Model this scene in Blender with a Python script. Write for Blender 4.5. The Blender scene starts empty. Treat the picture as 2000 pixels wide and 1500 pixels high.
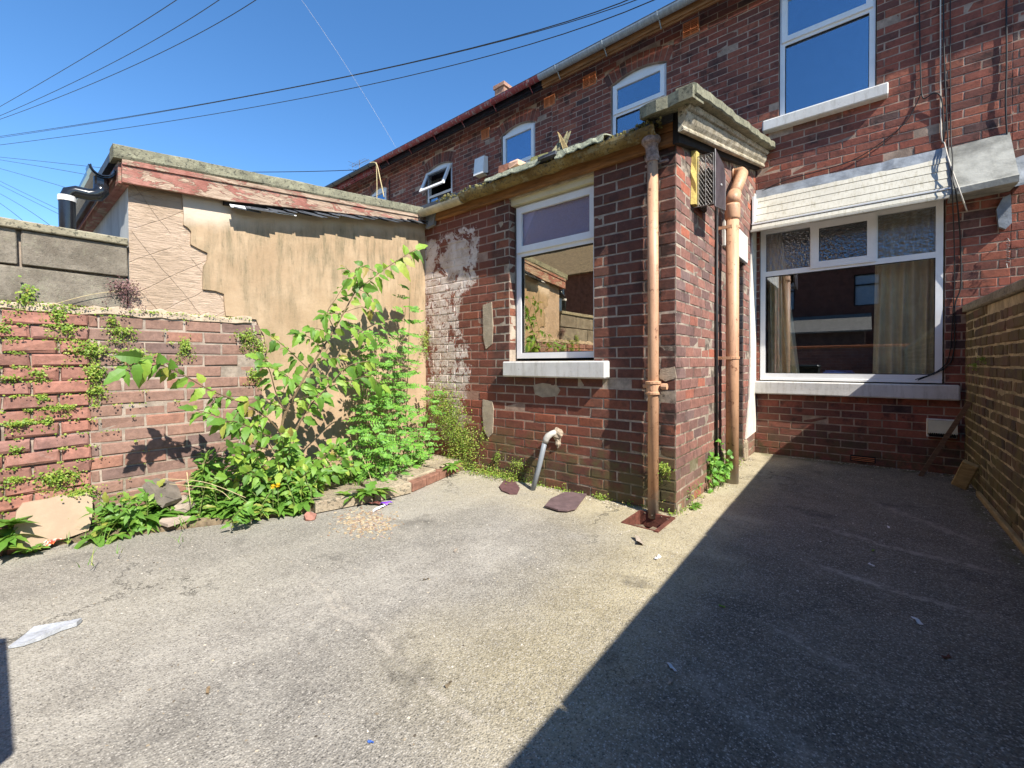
import bpy, math, random
from mathutils import Vector, Matrix
from mathutils.geometry import tessellate_polygon
R = random.Random(7)
S = bpy.context.scene
COL = S.collection
# ---------------------------------------------------------------- camera
F = 843.8; YAW = math.radians(39.4945); PIT = math.radians(-.7259); ROL = math.radians(-.2405); CY = 719.8; H = 1.15
_rt = Vector((math.cos(YAW), math.sin(YAW), 0)); _fw = Vector((-math.sin(YAW), math.cos(YAW), 0)); _up = Vector((0, 0, 1))
FW = _fw*math.cos(PIT)+_up*math.sin(PIT); UP0 = _up*math.cos(PIT)-_fw*math.sin(PIT)
RT = _rt*math.cos(ROL)+UP0*math.sin(ROL); UP = UP0*math.cos(ROL)-_rt*math.sin(ROL)
CAM = Vector((0, 0, H))
cd = bpy.data.cameras.new('camera'); cam = bpy.data.objects.new('camera', cd); COL.objects.link(cam)
m = Matrix.Identity(4)
for i, v in enumerate((RT, UP, -FW)):
    for j in range(3): m[j][i] = v[j]
m.translation = CAM; cam.matrix_world = m
cd.sensor_width = 36; cd.lens = F/2000*36; cd.shift_y = -(750-CY)/2000; cd.clip_start = .02; cd.clip_end = 500
S.camera = cam
def ray(u, v): return FW+RT*((u-1000)/F)-UP*((v-CY)/F)
def W(u, v, ax, val):                       # the point of the plane (axis = val) seen at a pixel of the photograph
    d = ray(u, v); return CAM+d*((val-CAM[ax])/d[ax])
# ---------------------------------------------------------------- light
w = bpy.data.worlds.new('World'); S.world = w; w.use_nodes = True
bg = w.node_tree.nodes['Background']; sky = w.node_tree.nodes.new('ShaderNodeTexSky'); sky.sky_type = 'NISHITA'
SUNV = Vector((3.65, -1.0, 3.78)).normalized()
sky.sun_disc = False; sky.sun_elevation = math.asin(SUNV.z); sky.sun_rotation = math.atan2(SUNV.x, SUNV.y)
sky.air_density = 1.0; sky.dust_density = .05; sky.ozone_density = 4.5; sky.altitude = 100
hs = w.node_tree.nodes.new('ShaderNodeHueSaturation'); hs.inputs['Saturation'].default_value = 1.17
w.node_tree.links.new(sky.outputs[0], hs.inputs['Color']); w.node_tree.links.new(hs.outputs[0], bg.inputs[0]); bg.inputs[1].default_value = .125
sl = bpy.data.lights.new('sun', 'SUN'); sun = bpy.data.objects.new('sun', sl); COL.objects.link(sun)
sl.energy = 4.9; sl.angle = math.radians(.5); sl.color = (1, .95, .86); sun.location = (6, -3, 9)
sun.rotation_euler = SUNV.to_track_quat('Z', 'Y').to_euler()
S.view_settings.view_transform = 'Standard'; S.view_settings.look = 'None'; S.view_settings.exposure = .95; S.view_settings.gamma = 1

# ---------------------------------------------------------------- materials
class T:
    def __init__(s, name, rough=.85, metal=0., spec=.3):
        s.m = bpy.data.materials.new(name); s.m.use_nodes = True; s.nt = s.m.node_tree
        s.b = s.nt.nodes['Principled BSDF']; s.i(s.b.inputs['Roughness'], rough); s.i(s.b.inputs['Metallic'], metal)
        s.i(s.b.inputs['Specular IOR Level'], spec); s._p = None
    def i(s, sock, v):
        if isinstance(v, bpy.types.NodeSocket): s.nt.links.new(v, sock)
        elif isinstance(v, (tuple, list)):
            sock.default_value = tuple(v)+(1,) if len(v) == 3 and len(sock.default_value) == 4 else v
        else: sock.default_value = v
    def n(s, t, **k):
        nd = s.nt.nodes.new('ShaderNode'+t)
        for a, b in k.items():
            if a[0] == '_': s.i(nd.inputs[int(a[1:])], b)
            else: setattr(nd, a, b)
        return nd
    def pos(s):
        if not s._p: s._p = s.n('NewGeometry')
        return s._p.outputs['Position']
    def rnd(s): s.pos(); return s._p.outputs['Random Per Island']
    def nrm(s): s.pos(); return s._p.outputs['Normal']
    def sc(s, v, x, y, z): return s.n('Mapping', _0=v, _3=(x, y, z)).outputs[0]
    def xyz(s, v=None): q = s.n('SeparateXYZ', _0=v or s.pos()); return q.outputs[0], q.outputs[1], q.outputs[2]
    def noise(s, scale, detail=5, rough=.6, vec=None, dist=0.):
        q = s.n('TexNoise'); s.i(q.inputs['Vector'], vec or s.pos()); q.inputs['Scale'].default_value = scale
        q.inputs['Detail'].default_value = detail; q.inputs['Roughness'].default_value = rough; q.inputs['Distortion'].default_value = dist
        return q.outputs[0]
    def vor(s, scale, feature='F1', vec=None, out=0):
        q = s.n('TexVoronoi', feature=feature); s.i(q.inputs['Vector'], vec or s.pos()); q.inputs['Scale'].default_value = scale
        return q.outputs[out]
    def ramp(s, f, stops, interp='LINEAR'):
        q = s.n('ValToRGB', _0=f); e = q.color_ramp.elements; q.color_ramp.interpolation = interp
        while len(e) < len(stops): e.new(.5)
        for k, (p, c) in enumerate(stops):
            e[k].position = p; e[k].color = (c, c, c, 1) if isinstance(c, (int, float)) else tuple(c)+(1,)
        return q.outputs[0]
    def math(s, op, a, b=0., clamp=False):
        q = s.n('Math', operation=op, use_clamp=clamp); s.i(q.inputs[0], a); s.i(q.inputs[1], b); return q.outputs[0]
    def mul(s, *a):
        r = a[0]
        for b in a[1:]: r = s.math('MULTIPLY', r, b)
        return r
    def add(s, a, b): return s.math('ADD', a, b)
    def sub(s, a, b): return s.math('SUBTRACT', a, b)
    def mx(s, a, b): return s.math('MAXIMUM', a, b)
    def sm(s, v, a, b):
        q = s.n('MapRange', interpolation_type='SMOOTHSTEP', _0=v)
        q.inputs[1].default_value = min(a, b); q.inputs[2].default_value = max(a, b)
        q.inputs[3].default_value = 0 if a < b else 1; q.inputs[4].default_value = 1 if a < b else 0
        return q.outputs[0]
    def mix(s, f, a, b, blend='MIX'):
        q = s.n('Mix', data_type='RGBA', blend_type=blend); s.i(q.inputs[0], f); s.i(q.inputs[6], a); s.i(q.inputs[7], b); return q.outputs[2]
    def col(s, c): s.i(s.b.inputs['Base Color'], c); return s
    def bump(s, h, st=.5, d=.01, norm=None):
        q = s.n('Bump', _0=st, _1=d); s.i(q.inputs['Height'], h)
        if norm: s.i(q.inputs['Normal'], norm)
        s.i(s.b.inputs['Normal'], q.outputs[0]); return q.outputs[0]

def simple(name, c, rough=.7, var=.25, sc=8, bump=0., metal=0., spec=.3, streak=None):
    t = T(name, rough, metal, spec); a = tuple(x*(1-var) for x in c); b = tuple(min(1, x*(1+var)) for x in c)
    f = t.noise(sc, 6, .65)
    if streak: f = t.noise(sc, 6, .65, vec=t.sc(t.pos(), *streak))
    t.col(t.mix(t.sm(f, .3, .7), a, b))
    if bump: t.bump(t.noise(sc*6, 5, .7), bump, .006)
    return t.m

def brick(name, stops, soot=.5, salt=.35, moss_z=.45, moss=.7, algae=0., soft=None):
    t = T(name, .88)
    base = t.ramp(t.rnd(), stops, 'LINEAR')
    g = t.noise(30, 6, .7); base = t.mix(t.sm(g, .3, .75), t.mix(.35, base, (.02, .012, .01)), base)
    base = t.mix(t.mul(t.sm(t.noise(6, 5, .7), .5, .68), soot), base, (.035, .022, .02))        # burnt and sooty faces
    base = t.mix(t.mul(t.sm(t.vor(90), .16, .05), t.sm(t.noise(9), .45, .6), .55), base, (.42, .38, .34))   # flecks
    x, y, z = t.xyz(); base = t.mix(t.mul(t.sm(t.noise(1.6, 6, .7), .42, .66), soot*.8), base, t.mix(.5, base, (.045, .034, .03)))
    s_ = t.mul(t.sm(t.noise(5.5, 8, .75, dist=.6), .55, .75), t.sm(t.noise(34, 6, .8), .42, .62), salt*1.6)
    base = t.mix(s_, base, (.42, .37, .33))
    mz = t.mul(t.sm(t.add(z, t.mul(t.noise(3), .5)), moss_z+.45, moss_z-.1), t.sm(t.noise(9, 6, .7), .35, .62), moss)
    base = t.mix(mz, base, (.075, .075, .03))
    if algae: base = t.mix(t.mul(t.sm(t.noise(2.6, 7, .7), .38, .62), algae), base, (.17, .145, .04))
    if soft: base = soft(t, base, x, y, z)
    t.col(base); t.bump(t.add(t.noise(70, 6, .75), t.mul(t.noise(14, 3), 1.2)), .55, .005)
    return t.m
def mortar(name, c, moss=.6, extra=None, mz=.5):
    t = T(name, .95); x, y, z = t.xyz()
    base = t.mix(t.sm(t.noise(7, 6, .7), .35, .65), tuple(v*.55 for v in c), c)
    base = t.mix(t.mul(t.sm(t.add(z, t.mul(t.noise(3), .5)), mz+.5, mz-.1), t.sm(t.noise(6), .4, .6), moss), base, (.11, .10, .035))
    if extra: base = extra(t, base, x, y, z)
    t.col(base); t.bump(t.noise(90, 5, .8), .8, .006); return t.m

BR_EXT = [(0, (.12, .052, .038)), (.25, (.165, .064, .044)), (.5, (.195, .073, .048)), (.7, (.155, .062, .046)), (.86, (.225, .082, .05)), (.96, (.29, .10, .055)), (1, (.11, .058, .046))]
BR_MAIN = [(0, (.16, .065, .05)), (.2, (.25, .080, .055)), (.5, (.33, .100, .065)), (.75, (.38, .125, .075)), (.9, (.22, .078, .058)), (.97, (.10, .062, .058)), (1, (.42, .145, .08))]
BR_SIDE = [(0, (.17, .105, .095)), (.3, (.27, .13, .10)), (.6, (.34, .155, .115)), (.82, (.23, .15, .135)), (.94, (.46, .14, .08)), (1, (.26, .15, .125))]
BR_LEFT = [(0, (.26, .13, .10)), (.3, (.36, .17, .125)), (.6, (.43, .19, .135)), (.8, (.32, .17, .14)), (1, (.46, .21, .14))]
BR_LEFT2 = [(0, (.21, .135, .115)), (.25, (.26, .16, .125)), (.5, (.33, .19, .14)), (.75, (.27, .16, .12)), (.9, (.39, .19, .13)), (1, (.24, .155, .13))]
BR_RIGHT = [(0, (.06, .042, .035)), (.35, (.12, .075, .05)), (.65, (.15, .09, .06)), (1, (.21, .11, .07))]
def ext_paint(t, base, x, y, z):           # old limewash and render left on the bricks beside the outbuilding, green stain by the drain
    a = t.mul(t.sm(t.add(x, t.mul(t.sub(t.noise(6, 7, .75), .5), .5)), -3.16, -3.20), t.sm(x, -4.1, -4.0)); z0_ = z; z = t.add(z, t.mul(t.sub(t.noise(5, 7, .75), .5), .35))
    up = t.mul(a, t.sm(z, 1.95, 2.0), t.sm(z, 2.62, 2.56), t.sm(t.noise(4.2, 9, .72, dist=.8), .455, .475), t.sm(t.noise(13, 8, .8, dist=1.), .36, .40))
    xs = t.add(x, t.mul(t.sub(t.noise(3.5, 8, .75), .5), 1.1)); lo = t.mul(t.sm(xs, -3.38, -3.42), t.sm(xs, -4.05, -3.99), t.sm(z, .22, .36), t.sm(z, 2.2, 2.0), t.sm(t.noise(7, 9, .8, dist=.9, vec=t.sc(t.pos(), 1, 1, .55)), .42, .45), t.sm(t.noise(15, 8, .8, dist=1.), .43, .47))
    base = t.mix(t.mx(up, lo), base, t.mix(t.sm(t.noise(9, 6, .7), .35, .6), (.60, .54, .44), (.85, .82, .75)))
    z = z0_; red = t.mul(t.sm(x, -2.92, -3.0), .55); base = t.mix(red, base, t.mix(.6, base, (.30, .085, .05)))
    low = t.mul(t.sm(z, .95, .85), t.sm(z, .2, .35), t.sm(x, -1.75, -1.95), .5); base = t.mix(low, base, t.mix(.5, base, (.30, .07, .035)))
    drp = t.mul(t.sm(x, -1.45, -1.3), t.sm(t.noise(6, 7, .7), .45, .6), .8); base = t.mix(drp, base, (.035, .022, .018))
    gr = t.mul(t.sm(z, .62, .3), t.sm(t.noise(5, 7, .7), .42, .58), .75); base = t.mix(gr, base, (.105, .095, .04))
    return base
def mort_paint(t, base, x, y, z):
    base = ext_paint(t, base, x, y, z); return base
M = {}
M['br_ext'] = brick('weathered_kitchen_brick', BR_EXT, .55, .05, .2, .5, soft=ext_paint)
M['mo_ext'] = mortar('kitchen_mortar', (.44, .36, .28), extra=mort_paint)
M['br_main'] = brick('red_house_brick', BR_MAIN, .75, .15, .35, .7)
M['mo_main'] = mortar('house_mortar', (.45, .33, .25))
M['br_side'] = brick('side_wall_brick', BR_SIDE, .4, .1, .3, .6)
M['mo_side'] = mortar('side_mortar', (.50, .39, .31))
M['br_left'] = brick('boundary_brick', BR_LEFT, .3, .35, .1, .4)
M['br_left2'] = brick('purple_boundary_brick', BR_LEFT2, .2, .12, .1, .3)
M['mo_left'] = mortar('boundary_mortar', (.42, .34, .27), moss=.3)
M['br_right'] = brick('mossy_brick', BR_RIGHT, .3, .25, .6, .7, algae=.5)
M['mo_right'] = mortar('mossy_mortar', (.58, .47, .27), .6, mz=1.2)
M['br_far'] = brick('shaded_terrace_brick', BR_MAIN, .7, .1, -1, 0)
M['upvc'] = simple('white_plastic_frame', (.78, .78, .77), .35, .05, 5, spec=.5)
M['gasket'] = simple('black_rubber_seal', (.02, .02, .022), .6, .2)
M['sill'] = simple('painted_stone_sill', (.66, .64, .61), .7, .13, 7, .5)
M['paint_terra'] = simple('terracotta_paint', (.60, .34, .19), .42, .12, 9, .15, spec=.5, streak=(1, 1, .2))
M['black_plastic'] = simple('black_gutter_plastic', (.012, .013, .016), .18, .3, spec=.6)
M['grey_plastic'] = simple('grey_waste_plastic', (.22, .24, .26), .45, .1)
M['cable'] = simple('black_cable', (.02, .02, .02), .5)
M['cable_w'] = simple('pale_cable', (.55, .5, .42), .5)
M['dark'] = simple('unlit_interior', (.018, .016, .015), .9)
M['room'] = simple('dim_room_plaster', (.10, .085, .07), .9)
M['galv'] = simple('grey_gutter', (.30, .34, .36), .35, .25, 12, spec=.5, streak=(6, 1, 1))
M['lead'] = simple('lead_flashing', (.25, .27, .29), .5, .3, 8, .4, .2)
M['mortar_blob'] = simple('cement_patch', (.36, .29, .21), .95, .2, 14, .9)
M['wood_brown'] = simple('stained_timber', (.25, .12, .045), .7, .35, 5, .4, streak=(1, 1, 9))
M['slate'] = simple('roof_slate', (.07, .075, .085), .5, .35, 10, .5)
M['terracotta'] = simple('terracotta_vent', (.62, .21, .085), .8, .12, 20, .3)
M['chimney'] = simple('chimney_brick', (.36, .20, .14), .9, .3, 14, .5)
M['steel'] = simple('galvanised_steel', (.20, .19, .18), .5, .35, 14, metal=.5)
M['wood_old'] = simple('weathered_wood', (.30, .22, .10), .85, .35, 6, .7, streak=(1, 1, 8))
M['cream_plastic'] = simple('cream_plastic', (.62, .56, .38), .5, .08)
M['white_plastic'] = simple('white_alarm_plastic', (.75, .74, .70), .4, .06)
M['foam'] = simple('yellow_expanding_foam', (.55, .42, .13), .9, .2, 22, .9)
M['stone_frag'] = simple('broken_stone', (.34, .28, .22), .95, .3, 12, .8)
M['tanboard'] = simple('sandy_render_slab', (.42, .31, .215), .9, .1, 6, .3)
M['earth'] = simple('dry_soil', (.16, .12, .075), 1, .5, 14, 1.)
M['debris2'] = simple('dry_leaf_brown', (.20, .14, .08), .9, .3, 60)
M['rust'] = simple('rusty_iron', (.13, .045, .03), .8, .4, 20, .8)
M['debris'] = simple('silt', (.22, .17, .11), 1, .5, 60, 1.)
M['curtain'] = simple('beige_curtain_cloth', (.92, .80, .52), .9, .15, 6)
M['blue_item'] = simple('blue_plastic', (.05, .12, .4), .4)
M['stem_green'] = simple('green_stem', (.14, .17, .05), .7)
M['stem_brown'] = simple('brown_twig', (.16, .11, .06), .8, .3, 20, .4)
M['straw'] = simple('dry_straw', (.5, .4, .22), .8, .2, 30)
M['yellow'] = simple('dandelion_petal', (.85, .55, .02), .7)
M['white_wrap'] = simple('crumpled_plastic_film', (.72, .70, .68), .4)
M['foil'] = simple('grey_plastic_sheet', (.42, .44, .47), .35, .2, 20, .8)
M['red_fl'] = simple('pale_render_reveal', (.62, .58, .5), .8, .12, 12, .4)
M['bin'] = simple('dark_caster_plastic', (.03, .035, .03), .4)

def m_pipe():
    t = T('aged_terracotta_paint', .5, spec=.4); x, y, z = t.xyz()
    c = t.mix(t.sm(t.noise(9, 6, .7, vec=t.sc(t.pos(), 1, 1, .25)), .3, .7), (.46, .25, .14), (.62, .36, .21))
    c = t.mix(t.mul(t.sm(t.noise(17, 8, .8), .57, .62), .85), c, (.17, .07, .035))
    c = t.mix(t.mul(t.sm(t.noise(30, 5, .7, vec=t.sc(t.pos(), 1, 1, .12)), .52, .7), .45), c, (.24, .14, .09))
    c = t.mix(t.mul(t.sm(t.add(z, t.mul(t.noise(20, 6, .8), .35)), .42, .22), .9), c, (.36, .33, .28))
    t.col(c); t.bump(t.noise(50, 6, .75), .3, .004); return t.m
M['paint_terra'] = m_pipe()
def m_dirty(name, base, grime, amt=.6, vs_=(3, 3, .5)):
    t = T(name, .6); c = t.mix(t.sm(t.noise(4, 6, .7), .3, .7), tuple(v*.86 for v in base), base)
    g = t.mul(t.sm(t.noise(7, 8, .78, vec=t.sc(t.pos(), *vs_)), .46, .68), amt); c = t.mix(g, c, grime)
    c = t.mix(t.mul(t.sm(t.noise(26, 6, .8), .6, .7), amt), c, tuple(v*.5 for v in grime)); t.col(c); t.bump(t.noise(30, 5, .7), .3, .004); return t.m
M['sill'] = m_dirty('painted_stone_sill', (.66, .64, .60), (.34, .31, .25), .5)
M['cladding'] = m_dirty('dirty_white_cladding', (.52, .495, .42), (.30, .27, .19), .7, (6, 2, .6))
def m_glass(name, refl, tint=(.9, .95, 1), rough=0., wav=0., wsc=60, tr_=.93):
    t = T(name); nt = t.nt; o = nt.nodes['Material Output']
    g = t.n('BsdfGlossy'); g.inputs['Color'].default_value = tint+(1,); g.inputs['Roughness'].default_value = rough
    tr = t.n('BsdfTransparent'); tr.inputs[0].default_value = (tr_, tr_, tr_, 1)
    lw = t.n('LayerWeight'); lw.inputs[0].default_value = .35
    f = t.add(t.mul(lw.outputs[0], .4), refl)
    if wav:
        b = t.n('Bump', _0=wav, _1=.02); t.i(b.inputs['Height'], t.noise(wsc, 2, .5)); t.nt.links.new(b.outputs[0], g.inputs['Normal'])
    ms = t.n('MixShader', _0=f); nt.links.new(tr.outputs[0], ms.inputs[1]); nt.links.new(g.outputs[0], ms.inputs[2])
    nt.links.new(ms.outputs[0], o.inputs[0]); return t.m
M['glass'] = m_glass('window_glass', .16)
M['glass_up'] = m_glass('upstairs_glass', .24, (.70, .84, 1))
M['glass_kit'] = m_glass('kitchen_glass', .46, (1, .88, .68))
M['glass_obs'] = m_glass('obscured_glass', .12, (.9, .95, 1), .02, .6, 34, .72)
M['frost'] = simple('net_behind_glass', (.42, .33, .38), .6, .06, 40)

M['glass_frost'] = m_glass('hammered_glass', .04, (.8, .72, .85), .3, .3, 120)
def m_ground():
    t = T('worn_yard_concrete', .93); x, y, z = t.xyz()
    big = t.noise(.9, 7, .62, dist=.4); mid = t.noise(3.2, 7, .7)
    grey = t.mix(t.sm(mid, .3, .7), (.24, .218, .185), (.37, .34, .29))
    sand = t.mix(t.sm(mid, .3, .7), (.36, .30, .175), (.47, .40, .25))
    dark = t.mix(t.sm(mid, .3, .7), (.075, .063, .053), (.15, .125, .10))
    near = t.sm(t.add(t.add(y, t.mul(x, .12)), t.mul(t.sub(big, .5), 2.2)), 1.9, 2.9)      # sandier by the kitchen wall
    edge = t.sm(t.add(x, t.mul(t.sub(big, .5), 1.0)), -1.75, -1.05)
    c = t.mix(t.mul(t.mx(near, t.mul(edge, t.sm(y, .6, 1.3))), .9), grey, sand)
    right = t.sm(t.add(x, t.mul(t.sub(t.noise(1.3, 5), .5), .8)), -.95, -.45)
    c = t.mix(t.mul(right, .85), c, dark)  # shade beside the right wall is put into the concrete colour
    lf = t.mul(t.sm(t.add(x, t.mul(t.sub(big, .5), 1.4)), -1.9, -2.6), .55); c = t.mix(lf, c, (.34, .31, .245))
    patch = t.mul(t.sm(t.noise(.7, 4, .5, vec=t.sc(t.pos(), 1, .45, 1)), .52, .62), .5); c = t.mix(patch, c, t.mix(.6, c, (.09, .085, .08)))
    # aggregate
    v = t.vor(150, out=0); vc = t.vor(150, out=1)
    lum = t.n('RGBToBW', _0=vc).outputs[0]
    chips = t.mul(t.sm(v, .55, .3), t.sm(lum, .62, .74)); c = t.mix(t.mul(chips, .72), c, (.50, .46, .40))
    dk = t.mul(t.sm(v, .6, .3), t.sm(lum, .34, .24)); c = t.mix(t.mul(dk, .6), c, (.03, .028, .026))
    v2 = t.vor(38); l2 = t.n('RGBToBW', _0=t.vor(38, out=1)).outputs[0]
    c = t.mix(t.mul(t.sm(t.add(v2, t.mul(t.sub(t.noise(90, 4, .7), .5), .35)), .24, .12), t.sm(l2, .77, .8), .6), c, (.50, .46, .40))
    gr = t.noise(75, 4, .85); c = t.mix(t.mul(t.sm(gr, .50, .66), .55), c, t.mix(.6, c, (.60, .56, .49))); c = t.mix(t.mul(t.sm(gr, .50, .36), .55), c, t.mix(.65, c, (.035, .032, .03)))
    g2 = t.noise(21, 6, .8); c = t.mix(t.mul(t.sm(g2, .52, .70), .35), c, (.46, .42, .35)); c = t.mix(t.mul(t.sm(g2, .48, .32), .4), c, (.09, .08, .07))
    # scuffed paler trails
    for (a, b, wd, st, lo, hi) in (((-2.6, 1.13), (-1.45, 1.04), .022, .5, 0, 1), ((-2.45, 1.07), (-.85, .97), .022, .6, 0, 1), ((-.4, 3.7), (.6, 3.45), .05, .55, 0, 1), ((-.3, 3.0), (.45, 2.82), .05, .65, 0, 1),
                      ((-.45, 2.18), (.1, 2.0), .04, .4, 0, 1), ((0, 4.65), (.6, 3.9), .07, .4, 0, 1), ((-.75, 1.75), (.3, 1.3), .10, .25, 0, 1)):
        dx, dy = b[0]-a[0], b[1]-a[1]; L = math.hypot(dx, dy); nx, ny = -dy/L, dx/L
        wob = t.mul(t.sub(t.noise(2.2, 4, .55), .5), .16)
        q = t.math('ABSOLUTE', t.add(t.add(t.mul(x, nx), t.mul(y, ny)), t.add(wob, -(a[0]*nx+a[1]*ny))))
        l_ = t.add(t.add(t.mul(x, dx/L), t.mul(y, dy/L)), -(a[0]*dx+a[1]*dy)/L)
        k = t.mul(t.sm(q, wd, wd*.2), t.sm(l_, -.05, .2), t.sm(l_, L+.05, L-.2), t.sm(t.noise(16, 7, .8), .42, .6), st)
        c = t.mix(k, c, (.46, .41, .34))
    ms = t.mul(t.mx(t.sm(y, 5.95, 6.15), t.mul(t.sm(x, .55, .7), .9)), t.sm(t.noise(7, 6, .7), .4, .6), .7)
    c = t.mix(ms, c, (.07, .075, .02))
    c = t.mix(t.mul(t.sm(t.noise(1.7, 4), .60, .7), .45), c, (.05, .045, .04))
    c = t.mix(t.mul(t.sm(t.noise(5.5, 8, .8, dist=1.), .64, .72), .45), c, (.38, .35, .29))
    cr = t.vor(.55, 'DISTANCE_TO_EDGE', vec=t.n('VectorMath', operation='ADD', _0=t.pos(), _1=t.n('CombineXYZ', _0=t.noise(3, 6, .7), _1=t.noise(3.3, 6, .7)).outputs[0]).outputs[0])
    ck = t.mul(t.sm(cr, .006, .002), t.sm(t.noise(.8, 3), .52, .56)); c = t.mix(t.mul(ck, .6), c, (.05, .045, .035))
    c = t.mix(t.mul(t.sm(t.noise(12, 8, .8), .6, .68), t.sm(t.noise(1.1, 4), .45, .6), .35), c, (.10, .09, .065))
    hb = t.add(t.add(t.mul(v, .8), t.noise(60, 5, .7)), t.mul(t.noise(5, 5, .6), 5.)); hb = t.sub(hb, t.mul(ck, 3.))
    t.col(c); t.bump(hb, .65, .006, None)
    return t.m
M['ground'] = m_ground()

def m_render():
    t = T('sand_cement_render', .92); x, y, z = t.xyz()
    c = t.mix(t.sm(t.noise(2.2, 6, .65), .3, .7), (.34, .235, .14), (.46, .335, .215))
    st = t.noise(6, 7, .7, vec=t.sc(t.pos(), 1, 2.2, .35))
    top = t.sm(z, 1.35, 2.3)
    c = t.mix(t.mul(t.sm(st, .42, .70), t.add(t.mul(top, .6), .2)), c, (.16, .135, .08))
    fine = t.noise(22, 7, .75, vec=t.sc(t.pos(), 1, 2, .5)); c = t.mix(t.mul(t.sm(fine, .5, .7), t.sm(st, .42, .6), .6), c, (.13, .11, .065))
    # pale dry band under the slates
    e = t.sub(z, t.add(t.mul(y, .19), 2.02)); c = t.mix(t.mul(t.sm(t.add(e, t.mul(t.noise(3, 6), .22)), .08, .22), .8), c, (.60, .50, .40))
    c = t.mix(t.mul(t.sm(z, 1.2, .5), .35), c, (.42, .27, .18))
    t.col(c); t.bump(t.add(t.noise(45, 6, .7), t.mul(t.noise(4, 4), 2.5)), .35, .01); return t.m
M['render'] = m_render()
def m_scratch():
    t = T('scratched_undercoat', .95); x, y, z = t.xyz()
    c = t.mix(t.sm(t.noise(3, 6, .65), .3, .7), (.44, .325, .23), (.56, .42, .31))
    wv = t.noise(16, 7, .75, vec=t.sc(t.pos(), 1, .5, 3.2), dist=1.2)
    c = t.mix(t.mul(t.sm(wv, .52, .64), .6), c, (.26, .19, .13))
    c = t.mix(t.mul(t.sm(t.noise(3.3, 5, .6), .56, .6), .5), c, (.60, .46, .36))
    h = t.mul(wv, 2.2)
    for ang, sp, off in ((.95, .21, .03), (-.62, .19, .09)):
        q = t.add(t.mul(y, math.sin(ang)), t.mul(z, math.cos(ang)))
        q = t.add(q, t.mul(t.sub(t.noise(1.8, 3), .5), .10))
        f = t.math('ABSOLUTE', t.sub(t.math('FRACT', t.math('DIVIDE', t.add(q, off), sp)), .5))
        g = t.mul(t.sm(f, .02, .004), t.sm(t.noise(1.6, 3, vec=t.sc(t.pos(), 1, 1.3, 1)), .44, .5)); h = t.sub(h, t.mul(g, .9)); c = t.mix(t.mul(g, .22), c, (.20, .14, .09))
    e = t.mul(t.sm(z, 2.42, 2.3), 0.); t.col(c); t.bump(h, .8, .012); return t.m
M['scratch'] = m_scratch()
def m_flake():
    t = T('flaking_red_paint', .8); x, y, z = t.xyz()
    wood = t.mix(t.sm(t.noise(12, 7, .7, vec=t.sc(t.pos(), 1, .5, 5), dist=.8), .3, .7), (.20, .125, .085), (.50, .38, .28))
    f = t.noise(4.5, 8, .72, vec=t.sc(t.pos(), 1, 1, 3.0), dist=.5)
    k = t.sm(t.add(f, t.mul(t.sm(y, 2.2, .7), .09)), .555, .58)
    red = t.mix(t.sm(t.noise(8), .35, .65), (.26, .10, .075), (.38, .18, .14))
    t.col(t.mix(k, wood, red)); t.bump(t.add(t.mul(k, .8), t.noise(30, 6, .7, vec=t.sc(t.pos(), 1, .4, 4))), .7, .008); return t.m
M['flake'] = m_flake()
def m_felt(name, a, b, lich=.5, sp=.8):
    t = T(name, .95); c = t.mix(t.sm(t.noise(5, 6, .7), .3, .7), a, b)
    c = t.mix(t.mul(t.sm(t.noise(38, 4, .8), .52, .62), sp), c, (.05, .05, .04)); c = t.mix(t.mul(t.sm(t.noise(13, 7, .8), .52, .62), lich), c, (.40, .40, .27))
    t.col(c); t.bump(t.noise(90, 6, .8), .9, .01); return t.m
M['felt'] = m_felt('lichened_roof_edge', (.17, .165, .115), (.29, .275, .19))
M['moss_gut'] = m_felt('mossy_gutter', (.16, .10, .035), (.33, .24, .09), .4)
M['block'] = m_felt('concrete_block', (.15, .125, .095), (.29, .25, .195), .2, .3)
M['coping'] = m_felt('stone_coping', (.24, .21, .14), (.42, .37, .26), .35)
M['cornice'] = m_felt('stone_cornice', (.30, .25, .17), (.60, .53, .41), .2)
M['cement'] = simple('cement_hood', (.27, .265, .235), .95, .45, 3.5, .8)
M['flag'] = m_felt('worn_flagstone', (.28, .22, .15), (.45, .37, .26), .2)
def m_redgut():
    t = T('peeling_red_gutter', .5)
    k = t.sm(t.noise(9, 8, .75, vec=t.sc(t.pos(), 3, 1, 1)), .40, .47)
    t.col(t.mix(k, (.36, .34, .33), (.26, .05, .05))); return t.m
M['redgut'] = m_redgut()
def m_leaf(name, stops, trans=.35):
    t = T(name, .5, spec=.4); nt = t.nt; o = nt.nodes['Material Output']
    c = t.ramp(t.rnd(), stops); c = t.mix(t.sm(t.noise(40, 3), .3, .7), t.mix(.2, c, (.02, .05, .01)), c)
    t.col(c); tl = t.n('BsdfTranslucent', _0=t.mix(.5, c, (.25, .42, .04)))
    ms = t.n('MixShader', _0=trans); nt.links.new(t.b.outputs[0], ms.inputs[1]); nt.links.new(tl.outputs[0], ms.inputs[2]); nt.links.new(ms.outputs[0], o.inputs[0])
    return t.m
M['leaf'] = m_leaf('elm_leaf', [(0, (.09, .20, .03)), (.5, (.17, .34, .045)), (.8, (.24, .42, .055)), (.95, (.40, .50, .08)), (1, (.38, .27, .08))])
M['rowan'] = m_leaf('rowan_leaflet', [(0, (.11, .28, .04)), (.5, (.16, .38, .05)), (1, (.24, .48, .06))])
M['weed'] = m_leaf('weed_leaf', [(0, (.11, .24, .03)), (.5, (.14, .31, .045)), (.85, (.22, .38, .06)), (1, (.38, .38, .08))])
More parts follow.
